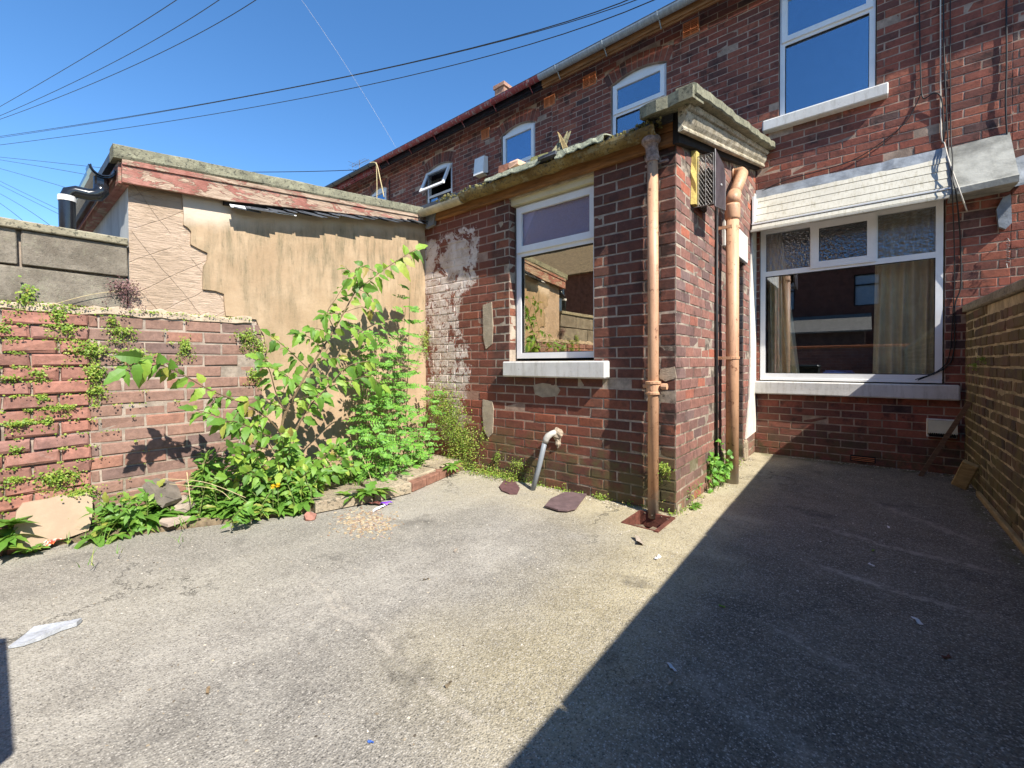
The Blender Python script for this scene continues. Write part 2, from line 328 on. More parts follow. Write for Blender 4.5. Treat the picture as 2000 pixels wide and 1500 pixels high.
M['herb'] = m_leaf('wall_herb_leaf', [(0, (.14, .24, .03)), (.45, (.26, .40, .05)), (.8, (.42, .50, .08)), (.93, (.45, .40, .12)), (1, (.34, .16, .07))])
M['purple'] = m_leaf('purple_herb_leaf', [(0, (.10, .04, .05)), (.5, (.22, .10, .11)), (1, (.32, .17, .16))], .2)

# ---------------------------------------------------------------- mesh helpers
class MB:
    def __init__(s): s.v = []; s.f = []; s.mi = []
    def add(s, vs, fs, mi=0):
        o = len(s.v); s.v += [tuple(q) for q in vs]; s.f += [tuple(o+i for i in f) for f in fs]; s.mi += [mi]*len(fs)
    def box(s, x0, x1, y0, y1, z0, z1, mi=0, bev=0., jit=0.):
        if bev:
            vs = []; b = bev
            X = sorted((x0, x1)); Yy = sorted((y0, y1)); Zz = sorted((z0, z1))
            c = [(X[0], X[1]), (Yy[0], Yy[1]), (Zz[0], Zz[1])]
            idx = {}
            for i in (0, 1):
                for j in (0, 1):
                    for k in (0, 1):
                        P = [X[i], Yy[j], Zz[k]]; sg = [(1 if i == 0 else -1), (1 if j == 0 else -1), (1 if k == 0 else -1)]
                        for a in range(3):
                            q = P[:]
                            for o_ in range(3):
                                if o_ != a: q[o_] += sg[o_]*b
                            q = [t+R.uniform(-jit, jit) for t in q]
                            idx[i, j, k, a] = len(vs); vs.append(q)
            fs = []
            for a in range(3):
                o1, o2 = [(1, 2), (0, 2), (0, 1)][a]
                for s_ in (0, 1):
                    L = []
                    for (p, q) in ((0, 0), (1, 0), (1, 1), (0, 1)):
                        ijk = [0, 0, 0]; ijk[a] = s_; ijk[o1] = p; ijk[o2] = q; L.append(idx[ijk[0], ijk[1], ijk[2], a])
                    fs.append(L)
            for a in range(3):
                o1, o2 = [(1, 2), (0, 2), (0, 1)][a]
                for p in (0, 1):
                    for q in (0, 1):
                        e0 = [0, 0, 0]; e1 = [0, 0, 0]; e0[a] = 0; e1[a] = 1
                        for e in (e0, e1): e[o1] = p; e[o2] = q
                        fs.append([idx[(*e0, o1)], idx[(*e1, o1)], idx[(*e1, o2)], idx[(*e0, o2)]])
            for i in (0, 1):
                for j in (0, 1):
                    for k in (0, 1): fs.append([idx[i, j, k, 0], idx[i, j, k, 1], idx[i, j, k, 2]])
            s.add(vs, fs, mi); return
        vs = [(x, y, z) for x in (x0, x1) for y in (y0, y1) for z in (z0, z1)]
        s.add(vs, [(0, 1, 3, 2), (4, 6, 7, 5), (0, 4, 5, 1), (2, 3, 7, 6), (0, 2, 6, 4), (1, 5, 7, 3)], mi)
    def tube(s, pts, r, n=10, mi=0, cap=True):
        pts = [Vector(p) for p in pts]; rs = r if isinstance(r, (list, tuple)) else [r]*len(pts); vs = []; pr = None
        for i, p in enumerate(pts):
            d = (pts[min(i+1, len(pts)-1)]-pts[max(i-1, 0)]).normalized()
            if pr is None:
                a = Vector((0, 0, 1)) if abs(d.z) < .9 else Vector((1, 0, 0)); pr = d.cross(a).normalized()
            pr = (pr-d*pr.dot(d)).normalized(); q = d.cross(pr)
            for k in range(n):
                t = 2*math.pi*k/n; vs.append(p+(pr*math.cos(t)+q*math.sin(t))*rs[i])
        fs = [(i*n+k, i*n+(k+1) % n, (i+1)*n+(k+1) % n, (i+1)*n+k) for i in range(len(pts)-1) for k in range(n)]
        if cap: fs += [tuple(range(n))[::-1], tuple((len(pts)-1)*n+k for k in range(n))]
        s.add(vs, fs, mi)
    def poly(s, outline, ext, mi=0):        # flat outline (3D points) thickened along vector ext
        n = len(outline); a = [Vector(p) for p in outline]; e = Vector(ext); b = [p+e for p in a]
        tr = tessellate_polygon([a]); fs = [tuple(t) for t in tr]+[tuple(i+n for i in t[::-1]) for t in tr]
        fs += [(i, (i+1) % n, (i+1) % n+n, i+n) for i in range(n)]; s.add(a+b, fs, mi)
    def sweep(s, prof, path, mi=0, closed=False, cap=True):   # prof: list of functions? -> list of (offset vector) added to each path point
        vs = [Vector(p)+Vector(q) for p in path for q in prof]; n = len(prof); k = n if closed else n-1
        fs = [(i*n+j, i*n+(j+1) % n, (i+1)*n+(j+1) % n, (i+1)*n+j) for i in range(len(path)-1) for j in range(k)]
        if closed and cap: fs += [tuple(range(n)), tuple((len(path)-1)*n+j for j in range(n))]
        s.add(vs, fs, mi)
    def build(s, name, mats, parent=None, smooth=False, **kw):
        me = bpy.data.meshes.new(name); me.from_pydata(s.v, [], s.f)
        for q in (mats if isinstance(mats, (list, tuple)) else [mats]): me.materials.append(M[q] if isinstance(q, str) else q)
        me.polygons.foreach_set('material_index', s.mi); me.update()
        if smooth:
            me.polygons.foreach_set('use_smooth', [True]*len(me.polygons))
        o = bpy.data.objects.new(name, me); COL.objects.link(o)
        if parent: o.parent = parent
        tag(o, **kw); return o
def tag(o, label=None, cat=None, group=None, kind=None):
    for k, v in (('label', label), ('category', cat), ('group', group), ('kind', kind)):
        if v: o[k] = v
def thing(name, label, cat, group=None):
    o = bpy.data.objects.new(name, None); COL.objects.link(o); o.empty_display_size = .1; tag(o, label, cat, group); return o
def cut(me_o): return me_o
# plane mapping: 'Y' faces -Y, 'X' faces +X, 'x' faces -X, 'y' faces +Y ; (a, z, depth outward)
def pm(pl, c):
    return {'Y': lambda a, z, d: (a, c-d, z), 'y': lambda a, z, d: (a, c+d, z), 'X': lambda a, z, d: (c+d, a, z), 'x': lambda a, z, d: (c-d, a, z)}[pl]
def circ(wd, r): return (wd*wd/4+r*r)/(2*r)
def sheet(mb, pl, c, outline, holes=(), depth=.12, mi=0, rmi=0):
    P = pm(pl, c); loops = [[Vector((a, z, 0)) for a, z in outline]]
    for h in holes: loops.append([Vector((a, z, 0)) for a, z in hole_loop(h)])
    flat = [q for L in loops for q in L]; tr = tessellate_polygon(loops); mb.add([P(q.x, q.y, 0) for q in flat], tr, mi)
    for L in loops[1:]:
        n = len(L); mb.add([P(q.x, q.y, 0) for q in L]+[P(q.x, q.y, -depth) for q in L], [(i, (i+1) % n, (i+1) % n+n, i+n) for i in range(n)], rmi)
def hole_loop(h):
    x0, x1, z0, z1 = h[:4]; r = h[4] if len(h) > 4 else 0
    L = [(x0, z0), (x1, z0), (x1, z1)]
    if r:
        wd = x1-x0; q = circ(wd, r); cx = (x0+x1)/2; cz = z1+r-q; a0 = math.asin(wd/2/q)
        L += [(cx+q*math.sin(a), cz+q*math.cos(a)) for a in [a0*(1-2*k/10) for k in range(1, 10)]]
    return L+[(x0, z1)]
def bricks(mb, pl, c, a0, a1, z0, z1, holes=(), top=None, bw=.24, bh=.085, gap=.010, proud=.006, mi=1, arch=True, jit=.0016, lean=0., phase=0., bevel=.004, headers=0, zoff=0., miss=0.):
    P = pm(pl, c)
    def one(x0, x1, q0, q1):
        if x1-x0 < .02 or q1-q0 < .02: return
        if miss and R.random() < miss: return
        pr = proud+R.uniform(-.6, .6)*jit*2+(R.random() < .06)*-.003; j = lambda: R.uniform(-jit, jit); e = bevel
        tl = [R.uniform(-jit, jit)*1.2 for _ in range(4)]
        o = [(x0, q0), (x1, q0), (x1, q1), (x0, q1)]; i_ = [(x0+e, q0+e), (x1-e, q0+e), (x1-e, q1-e), (x0+e, q1-e)]
        vs = [P(a, b, -.008) for a, b in o]
        oo = [(a+j(), b+j()) for a, b in o]; vs += [P(a, b, pr-e+t) for (a, b), t in zip(oo, tl)]; vs += [P(a+j(), b+j(), pr+t) for (a, b), t in zip(i_, tl)]
        fs = [(k, (k+1) % 4, (k+1) % 4+4, k+4) for k in range(4)]+[(k+4, (k+1) % 4+4, (k+1) % 4+8, k+8) for k in range(4)]+[(8, 9, 10, 11)]
        mb.add(vs, fs, mi)
    row = 0; z = z0-zoff
    while z < z1-.02:
        b0 = max(z+gap/2, z0); b1 = min(z+bh-gap/2, z1); zc = (b0+b1)/2; A0, A1 = a0, a1
        if top:                                # sloping top: top(a) gives the limit
            step = .06; aa = a0
            while aa < a1 and top(aa) < b1: aa += step
            A0 = aa; aa = a1
            while aa > A0 and top(aa) < b1: aa -= step
            A1 = aa
        ex = []
        for h in holes:
            x0, x1, h0, h1 = h[:4]; r = h[4] if len(h) > 4 else 0
            if not r:
                if b1 > h0 and b0 < h1: ex.append((x0, x1))
            else:
                wd = x1-x0; q = circ(wd, r); cx = (x0+x1)/2; cz = h1+r-q
                if b1 > h0 and b1 < h1+.02: ex.append((x0, x1))
                elif b0 < h1+r+.24 and b1 >= h1+.02:
                    Q = q+.215; hh = Q*Q-(b0-cz)**2
                    if hh > 0: hw = min(math.sqrt(hh), wd/2+.02+(b0-h1)*.35+.02); ex.append((cx-hw, cx+hw))
        ex.sort(); iv = []; cur = A0
        for (p, q) in ex:
            if p > cur: iv.append((cur, min(p, A1)))
            cur = max(cur, q)
        if cur < A1: iv.append((cur, A1))
        hd = headers and row % headers == headers-1; bl = bw/2 if hd else bw
        off = phase+(bw/4 if hd else (bw/2 if row % 2 else 0))
        for (p, q) in iv:
            k = math.floor((p-off)/bl); x = off+k*bl
            while x < q:
                X0 = max(x+gap/2, p+(0 if p > A0 else 0)); X1 = min(x+bl-gap/2, q)
                if x+bl+.03 > q and x+bl < q: X1 = q; x = q
                if X1-X0 > .035: one(X0+R.uniform(0, .002), X1, b0, b1)
                x += bl
        z += bh; row += 1
    if arch:
        for h in holes:
            if len(h) > 4 and h[4]:
                x0, x1, h0, h1, r = h; wd = x1-x0; q = circ(wd, r); cx = (x0+x1)/2; cz = h1+r-q; aw = math.asin(wd/2/q)+.04
                n = int(2*aw*(q+.1)/.085)
                for k in range(n):
                    t0 = -aw+2*aw*k/n+.004/q; t1 = -aw+2*aw*(k+1)/n-.008/q
                    pr = proud+.001+R.uniform(-1, 1)*jit
                    g = [(q+.004, t0), (q+.004, t1), (q+.205, t1), (q+.205, t0)]
                    cc = [(cx+rr*math.sin(t), cz+rr*math.cos(t)) for rr, t in g]
                    mb.add([P(a, b, -.008) for a, b in cc]+[P(a, b, pr) for a, b in cc], [(0, 1, 5, 4), (1, 2, 6, 5), (2, 3, 7, 6), (3, 0, 4, 7), (4, 5, 6, 7)], mi)

# ---------------------------------------------------------------- the setting: ground
mb = MB(); G0, G1 = -12., 8.
drn = (-1.36, -1.10, 2.88, 3.2)
ol = [Vector((-60, -60, 0)), Vector((60, -60, 0)), Vector((60, 60, 0)), Vector((-60, 60, 0))]
hl = [Vector((drn[0], drn[2], 0)), Vector((drn[1], drn[2], 0)), Vector((drn[1], drn[3], 0)), Vector((drn[0], drn[3], 0))]
mb.add(ol+hl, tessellate_polygon([ol, hl]))
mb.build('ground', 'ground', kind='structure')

# ---------------------------------------------------------------- windows
def rect_frame(mb, P, x0, x1, z0, z1, w_, d0, d1, mi=0):
    # butt-jointed rectangular frame: stiles full height, rails between
    def bx(a, b, c, d):
        vs = [P(q, r, s_) for q in (a, b) for r in (c, d) for s_ in (d0, d1)]
        mb.add(vs, [(0, 1, 3, 2), (4, 6, 7, 5), (0, 4, 5, 1), (2, 3, 7, 6), (0, 2, 6, 4), (1, 5, 7, 3)], mi)
    bx(x0, x0+w_, z0, z1); bx(x1-w_, x1, z0, z1); bx(x0+w_, x1-w_, z0, z0+w_); bx(x0+w_, x1-w_, z1-w_, z1)
    return bx
def pane(P, x0, x1, z0, z1, d, mat, par, **k):
    mb = MB(); mb.add([P(x0, z0, d), P(x1, z0, d), P(x1, z1, d), P(x0, z1, d), P(x0, z0, d-.004), P(x1, z0, d-.004), P(x1, z1, d-.004), P(x0, z1, d-.004)],
        [(0, 1, 2, 3), (4, 7, 6, 5), (0, 4, 5, 1), (1, 5, 6, 2), (2, 6, 7, 3), (3, 7, 4, 0)]); return mb.build('pane', mat, par, **k)
def sash_window(par, pl, c, x0, x1, z0, z1, zt, rise=0., open_=0., glass='glass_up', gtop=None, dep=.07, back=True, top_obs=True, fw=.052, label=None, drape=None):
    """upright window: outer frame with transom, top casement, panes; dark room box behind. c = plane of the frame's back"""
    P = pm(pl, c); mb = MB(); bx = rect_frame(mb, P, x0, x1, z0, z1, fw, 0, dep)
    bx(x0+fw, x1-fw, zt-.025, zt+.025)
    if rise:
        wd = x1-x0; q = circ(wd, rise); cx = (x0+x1)/2; cz = z1+rise-q; a0 = math.asin(wd/2/q)
        pts = [P(x0, z1+.001, .01)]+[P(cx+q*math.sin(a0*(-1+2*k/12)), cz+q*math.cos(a0*(-1+2*k/12)), .01) for k in range(1, 12)]+[P(x1, z1+.001, .01)]
        e = Vector(P(0, 0, .04))-Vector(P(0, 0, 0)); mb.poly(pts, e)
    wn = mb.build('window', 'upvc', par, label=label)
    cb = MB(); cx0, cx1, cz0, cz1 = x0+.02, x1-.02, zt+.012, z1-.02
    if open_:                                   # top-hung sash swung outward
        piv = (cz1, dep+.005)
        def P2(a, z, d):
            dz = z-piv[0]; dd = d-0; return P(a, piv[0]+dz*math.cos(open_)+dd*math.sin(open_)*0+0*dd, piv[1]-dz*math.sin(open_)+dd*math.cos(open_))
        rect_frame(cb, P2, cx0, cx1, cz0, cz1, .06, 0, .05); cs = cb.build('casement', 'upvc', wn); pane(P2, cx0+.06, cx1-.06, cz0+.06, cz1-.06, .03, glass, wn)
    else:
        rect_frame(cb, P, cx0, cx1, cz0, cz1, .06, dep-.01, dep+.022); cb.build('casement', 'upvc', wn)
        pane(P, cx0+.06, cx1-.06, cz0+.06, cz1-.06, dep, gtop or glass, wn)
    gk = MB(); rect_frame(gk, P, x0+fw, x1-fw, z0+fw, zt-.025, .006, dep-.03, dep-.012); gk.build('glazing_seal', 'gasket', wn)
    pane(P, x0+fw, x1-fw, z0+fw, zt-.025, dep-.03, glass, wn)
    return wn
def sill(par, pl, x0, x1, z0, z1, y0, y1, name='window_sill', mat='sill', bev=.012):
    mb = MB(); mb.box(x0, x1, y0, y1, z0, z1, bev=bev, jit=.0015); return mb.build(name, mat, par)
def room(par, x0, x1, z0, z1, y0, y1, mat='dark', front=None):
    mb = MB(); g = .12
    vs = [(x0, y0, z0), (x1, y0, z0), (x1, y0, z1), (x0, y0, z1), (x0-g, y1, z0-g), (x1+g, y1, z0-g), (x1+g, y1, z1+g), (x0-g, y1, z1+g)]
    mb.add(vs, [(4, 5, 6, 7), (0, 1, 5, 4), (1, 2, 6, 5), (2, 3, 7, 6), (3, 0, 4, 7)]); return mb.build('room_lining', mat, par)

# ---------------------------------------------------------------- terraced houses
YF = 6.2; EAV = 5.90; RIDGE_Y = 10.2; RIDGE_Z = 8.6
def gutter_run(par, x0, x1, mat, z=5.86, y=5.83, name='gutter'):
    mb = MB(); n = 10; r = .062
    prof = [(0, -r*math.cos(math.pi*k/n)+0, -r*math.sin(math.pi*k/n)) for k in range(n+1)]
    prof += [(0, (r-.006)*math.cos(math.pi*k/n), -(r-.006)*math.sin(math.pi*k/n)) for k in range(n+1)]
    mb.sweep(prof, [(x0, y, z), (x1, y, z)], closed=True)
    g = mb.build(name, mat, par, smooth=False); x = x0+.35
    while x < x1:
        b = MB(); b.tube([(x, y-.066, z+.004), (x, y-.05, z-.045), (x, y, z-.07), (x, y+.06, z-.05)], .007, 6)
        b.tube([(x, y+.02, z-.065), (x, y+.10, z-.14)], .008, 6); x += .82
        b.build('gutter_bracket', mat, par)
    return g
def house(name, label, x0, x1, holes, wins, gut, brmat='br_main', outr=None):
    h = thing(name, label, 'house', 'terraced houses of the row')
    mb = MB(); sheet(mb, 'Y', YF, [(x0, 0), (x1, 0), (x1, 6.09), (x0, 6.09)], holes, depth=.12, rmi=0)
    bricks(mb, 'Y', YF, x0, x1, outr or 0., 6.09, holes, gap=.009, proud=.0035, jit=.0015)
    mb.box(x0+.001, x0+.01, YF+.14, 13, 0, 5.6); mb.box(x1-.01, x1-.001, YF+.14, 13, 0, 5.6); mb.box(x0, x1, 13, 13.01, 0, 5.7)
    mb.add([(x0+.002, YF+.05, 5.6), (x0+.002, 13, 5.6), (x0+.002, RIDGE_Y, RIDGE_Z-.06)], [(0, 1, 2)]); mb.add([(x1-.002, YF+.05, 5.6), (x1-.002, 13, 5.6), (x1-.002, RIDGE_Y, RIDGE_Z-.06)], [(0, 1, 2)])
    mb.build('brick_wall', ['mo_main', brmat], h)
    rf = MB(); sl_ = (RIDGE_Z-EAV)/(RIDGE_Y-5.86)
    y = 5.86
    while y < RIDGE_Y-.01:
        y2 = min(y+.22, RIDGE_Y); xx = x0-(.15 if int(y*10) % 2 else 0)
        rf.box(x0, x1, y, y2, 0, .01)
        k = len(rf.v)-8
        for i in range(k, k+8):
            a, b, c = rf.v[i]; rf.v[i] = (a, b, EAV+(b-5.86)*sl_+c+.022*(1-(b-y)/.22)+.02)
        y = y2
    rf.add([(x0, RIDGE_Y, RIDGE_Z+.02), (x1, RIDGE_Y, RIDGE_Z+.02), (x1, 13.3, 6.3), (x0, 13.3, 6.3)], [(0, 1, 2, 3)])
    rf.build('roof', 'slate', h)
    fb = MB(); fb.box(x0, x1, 5.90, 5.925, 5.745, 5.89); fb.box(x0, x1, 5.9255, 5.95, 5.72, 5.79)
    fb.build('fascia_board', gut[1], h)
    gutter_run(h, x0, x1, gut[0])
    return h
HA = [(-.86, .055, 4.09, 5.62), (-3.10, -2.235, 4.28, 5.44, .09), (-1.06, .60, .91, 2.85)]
hA = house('terraced_house', 'red brick terraced house with large white bay-width window under a plastic-clad hood', -4.2, 1.04, HA, None, ('galv', 'wood_brown'))
sash_window(hA, 'Y', YF+.09, -.85, .045, 4.12, 5.61, 5.02)
sill(hA, 'Y', -1.02, .155, 3.985, 4.115, 6.10, 6.27)
sash_window(hA, 'Y', YF+.10, -3.085, -2.25, 4.30, 5.44, 4.97, rise=.088)
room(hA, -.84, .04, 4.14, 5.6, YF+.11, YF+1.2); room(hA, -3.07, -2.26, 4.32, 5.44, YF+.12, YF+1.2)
hB = house('terraced_house', 'red brick terraced house with peeling red gutter and a top window propped open', -8.86, -4.2,
           [(-5.35, -4.56, 4.22, 5.42, .09), (-7.55, -6.70, 4.14, 5.34, .09)], None, ('redgut', 'black_plastic'), outr=3.0)
sash_window(hB, 'Y', YF+.10, -5.335, -4.575, 4.24, 5.42, 4.78, rise=.088, top_obs=False)
sash_window(hB, 'Y', YF+.10, -7.53, -6.72, 4.16, 5.34, 4.80, rise=.088, open_=math.radians(24))
room(hB, -5.32, -4.58, 4.26, 5.42, YF+.12, YF+1.2); room(hB, -7.52, -6.73, 4.2, 5.34, YF+.12, YF+1.2)
hC = house('terraced_house', 'red brick terraced house at the far end with black gutter and red fascia', -13.6, -8.86,
           [(-9.70, -8.98-.05, 4.3, 5.42, .09), (-12.3, -11.5, 4.3, 5.42, .09)], None, ('black_plastic', 'redgut'), outr=3.0)
sash_window(hC, 'Y', YF+.10, -9.69, -9.04, 4.32, 5.42, 4.9, rise=.088); sash_window(hC, 'Y', YF+.10, -12.28, -11.52, 4.32, 5.42, 4.9, rise=.088)
room(hC, -9.68, -9.05, 4.34, 5.42, YF+.12, YF+1.2); room(hC, -12.27, -11.53, 4.34, 5.42, YF+.12, YF+1.2)
hE = house('terraced_house', 'red brick neighbouring terraced house seen only beyond the right yard wall', 1.04, 5.6, [(2.3, 3.2, 4.09, 5.62), (2.0, 3.6, .91, 2.6)], None, ('galv', 'wood_brown'))
sash_window(hE, 'Y', YF+.09, 2.31, 3.19, 4.12, 5.61, 5.02); sash_window(hE, 'Y', YF+.09, 2.01, 3.59, .95, 2.58, 2.1)
room(hE, 2.32, 3.18, 4.14, 5.6, YF+.11, YF+1.2); room(hE, 2.05, 3.55, 1, 2.5, YF+.11, YF+1.2)
# chimneys of the row, parts of their houses
def chimney(par, cx, cy, z0, z1, w_=.5, d=.5, pots=2):
    mb = MB(); mb.box(cx-w_/2, cx+w_/2, cy-d/2, cy+d/2, z0, z1-.12); mb.box(cx-w_/2-.04, cx+w_/2+.04, cy-d/2-.04, cy+d/2+.04, z1-.119, z1, bev=.01)
    c = mb.build('chimney', 'chimney', par); 
    for k in range(pots):
        p = MB(); x = cx-w_/2+w_*(k+.5)/pots; p.tube([(x, cy, z1-.01), (x, cy, z1+.15), (x, cy, z1+.32), (x, cy, z1+.34)], [.11, .10, .09, .11], 12); p.build('chimney_pot', 'terracotta', c)
chimney(hB, -8.5, 10.0, 8.0, 9.45, .36, .45, 0); chimney(hC, -16.5+3.1, 10.2, 8.0, 8.72, .9, .6, 3)
# lower big window of house A
P = pm('Y', YF+.07)
mb = MB(); bx = rect_frame(mb, P, -1.05, .585, .955, 2.80, .055, 0, .07)
bx(-.995, .53, 2.215, 2.275); bx(-.535, -.495, 2.275, 2.745); bx(.03, .075, 2.275, 2.745)
bw = mb.build('window', 'upvc', hA, label='wide white window with three small panes above one large pane')
cs = MB(); rect_frame(cs, P, -.525, .06, 2.245, 2.78, .075, .072, .092); cs.build('casement', 'upvc', bw)
pane(P, -.995, -.535, 2.275, 2.745, .04, 'glass_obs', bw); pane(P, -.45, -.015, 2.32, 2.705, .06, 'glass_obs', bw)
pane(P, .075, .53, 2.275, 2.745, .04, 'glass_obs', bw); pane(P, -.995, .53, 1.01, 2.215, .04, 'glass', bw)
gk = MB(); rect_frame(gk, P, -.995, .53, 1.01, 2.215, .007, .046, .058); gk.build('glazing_seal', 'gasket', bw)
ub = MB(); ub.box(-1.05, .585, YF-.012, YF+.14, .925, .954, bev=.004); ub.build('sill_board', 'upvc', bw)
sill(hA, 'Y', -1.165, .706, .757, .912, 6.10, 6.22)
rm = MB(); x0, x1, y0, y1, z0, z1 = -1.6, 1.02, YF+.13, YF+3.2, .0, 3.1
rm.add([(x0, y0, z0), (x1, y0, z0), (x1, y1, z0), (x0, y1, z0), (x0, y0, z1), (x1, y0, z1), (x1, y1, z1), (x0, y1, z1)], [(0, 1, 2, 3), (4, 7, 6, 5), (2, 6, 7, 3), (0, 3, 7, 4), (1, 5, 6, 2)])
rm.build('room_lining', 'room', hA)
def curtain(label, xa, xb, xa2, xb2, z0, z1, folds, y=YF+.20):
    mb = MB(); n = folds*8; rows = 14; vs = []
    for j in range(rows+1):
        t = j/rows; z = z1+(z0-z1)*t; a = xa+(xa2-xa)*t; b = xb+(xb2-xb)*t
        for i in range(n+1):
            s_ = i/n; vs.append((a+(b-a)*s_+.01*math.sin(s_*folds*3+t*2), y+.035*math.sin(s_*folds*2*math.pi+.6*math.sin(3*t))+.012*math.sin(s_*17+t*5), z))
    mb.add(vs, [(j*(n+1)+i, j*(n+1)+i+1, (j+1)*(n+1)+i+1, (j+1)*(n+1)+i) for j in range(rows) for i in range(n)])
    return mb.build('curtain', 'curtain', smooth=True, label=label, cat='curtain', group='curtains behind the big window')
curtain('narrow beige curtain hanging at the left side behind the big window, flaring at its foot', -1.02, -.86, -1.0, -.66, .96, 2.9, 4)
curtain('wide beige curtain hanging at the right side behind the big window, four deep folds', .06, .60, .03, .60, .96, 2.9, 6)
mb = MB(); mb.box(-.42, -.12, YF+.2, YF+.32, .985, 1.03, bev=.01); mb.box(-.40, -.14, YF+.22, YF+.30, 1.031, 1.045, bev=.005)
mb.build('plastic_tray', 'blue_item', label='blue plastic tray lying on the inside ledge behind the big window', cat='tray')

# hood over the big window
hd = thing('window_hood', 'sloping white boarded hood with cement right end above the big window', 'window hood')
mb = MB(); n = 5; zt_, zb_, yt, yb = 3.23, 2.735, 6.17, 5.85
for k in range(n):
    t0, t1 = k/n, (k+1)/n; za = zb_+(zt_-zb_)*t0; zz = zb_+(zt_-zb_)*t1; ya = yb+(yt-yb)*t0; yy = yb+(yt-yb)*t1
    N = Vector((0, -(zt_-zb_), (yt-yb)*-1)).normalized(); N = Vector((0, -(zt_-zb_), -(yb-yt)*-1)).normalized(); N = Vector((0, -.84, .54))
    a = Vector((0, ya, za)); b = Vector((0, yy, zz-.004))
    x0, x1 = -1.085, .60
    vs = [Vector((x, 0, 0))+q+N*d for x in (x0, x1) for (q, d) in ((a, .007), (b, .004), (b, -.01), (a, -.01))]
    mb.add(vs, [(0, 1, 2, 3), (4, 7, 6, 5), (0, 4, 5, 1), (1, 5, 6, 2), (2, 6, 7, 3), (3, 7, 4, 0)])
mb.box(-1.10, .595, 5.84, 5.872, 2.705, 2.734, bev=.005)
mb.build('cladding_board', 'cladding', hd)
mb = MB(); mb.box(-1.09, .60, 5.873, 6.19, 2.80, 2.815); mb.box(-1.09, -1.07, 5.90, 6.19, 2.816, 3.15); mb.build('soffit', 'upvc', hd)
mb = MB(); path = [(-1.1+i*.1, 0, 0) for i in range(18)]
prof = [(0, 6.196, 3.31), (0, 6.185, 3.31), (0, 6.16, 3.24), (0, 6.14, 3.19), (0, 6.155, 3.185), (0, 6.196, 3.22)]
mb.sweep(prof, [(p[0], R.uniform(-.004, .004), R.uniform(-.008, .008)) for p in path], closed=True); mb.build('flashing_strip', 'lead', hd)
mb = MB()
mb.poly([(.612, 6.19, 3.30), (.612, 5.86, 2.80), (.612, 5.83, 2.78), (.612, 5.84, 2.725), (.612, 5.90, 2.72), (.612, 6.19, 2.74)], (.415, 0, .02)); mb.build('cement_end', 'cement', hd)
mb = MB(); mb.poly([(.60, 6.17, 3.24), (.60, 5.84, 2.74), (.60, 5.86, 2.73), (.60, 6.19, 3.22)], (.012, 0, 0)); mb.build('end_trim', 'lead', hd)
mb = MB(); mb.poly([(.98, 6.192, 2.70), (1.03, 6.192, 2.72), (1.038, 6.192, 2.45), (1.0, 6.192, 2.40), (.955, 6.192, 2.43), (.94, 6.192, 2.6)], (0, -.05, 0))
mb.poly([(1.0, 6.19, 3.05), (1.3, 6.19, 3.12), (1.3, 6.0, 2.80), (1.02, 5.98, 2.76)], (0, 0, -.02))
mb.build('lead_flashing', 'lead', label='crumpled blue grey lead flashing hanging beside the hood at the yard wall', cat='flashing')

# wall fittings of the row
def airbrick(label, x0, x1, z0, z1, y=YF, mat='terracotta', grp='slatted terracotta air bricks below the eaves', nrow=7):
    mb = MB(); d = .018; c = (x0+x1)/2; yb = y-.008
    mb.box(x0, x0+.012, yb-d, yb, z0, z1); mb.box(x1-.012, x1, yb-d, yb, z0, z1); mb.box(c-.008, c+.008, yb-d, yb, z0+.012, z1-.012)
    mb.box(x0+.012, x1-.012, yb-d, yb, z0, z0+.012); mb.box(x0+.012, x1-.012, yb-d, yb, z1-.012, z1)
    for k in range(nrow):
        z = z0+.012+(z1-z0-.024)*(k+.5)/nrow
        for a, b in ((x0+.012, c-.008), (c+.008, x1-.012)): mb.box(a, b, yb-d*.9, yb-.002, z-.005, z+.004)
    mb.box(x0+.012, x1-.012, yb-.0015, yb, z0+.012, z1-.012, mi=1)
    for q in ((x0-.012, x0-.001, z0-.012, z1+.012), (x1+.001, x1+.012, z0-.012, z1+.012), (x0-.001, x1+.001, z0-.012, z0-.001), (x0-.001, x1+.001, z1+.001, z1+.012)): mb.box(q[0], q[1], yb-.004, yb+.004, q[2], q[3], mi=2)
    return mb.build('air_brick', [mat, 'dark', 'mo_main'], label=label, cat='air brick', group=grp)
airbrick('bright terracotta air brick nearest the camera, between the two windows of the near house', -2.0, -1.795, 5.635, 5.83)
airbrick('terracotta air brick just left of the near house narrow upstairs window', -3.58, -3.35, 5.58, 5.77)
airbrick('dull air brick with a cement patch above it, right of the shut arched window', -4.35, -4.13, 5.56, 5.72)
airbrick('small dull air brick between the two arched windows of the red guttered house', -5.84, -5.64, 5.50, 5.68)
mb = MB(); mb.box(-.15, .07, YF-.012, YF-.002, .03, .10); 
for k in range(3): mb.box(-.14, .06, YF-.02, YF-.0125, .042+.018*k, .048+.018*k, mi=1)
mb.build('air_brick', ['dark', 'terracotta'], label='flat slotted air brick at the foot of the wall below the big window', cat='air brick')
al = thing('alarm_box', 'white wedge shaped alarm box on the brick wall above the mossy gutter', 'alarm box')
mb = MB(); mb.poly([(-5.93, 6.19, 4.83), (-5.93, 6.04, 4.78), (-5.93, 6.08, 5.12), (-5.93, 6.19, 5.14)], (.25, 0, 0)); mb.build('cover', 'white_plastic', al)
mb = MB(); mb.box(-5.90, -5.70, 6.06, 6.18, 4.775, 4.79); mb.build('base', 'cream_plastic', al)
gb = thing('wall_vent', 'cream plastic vent cover low on the wall below the right end of the white sill', 'vent')
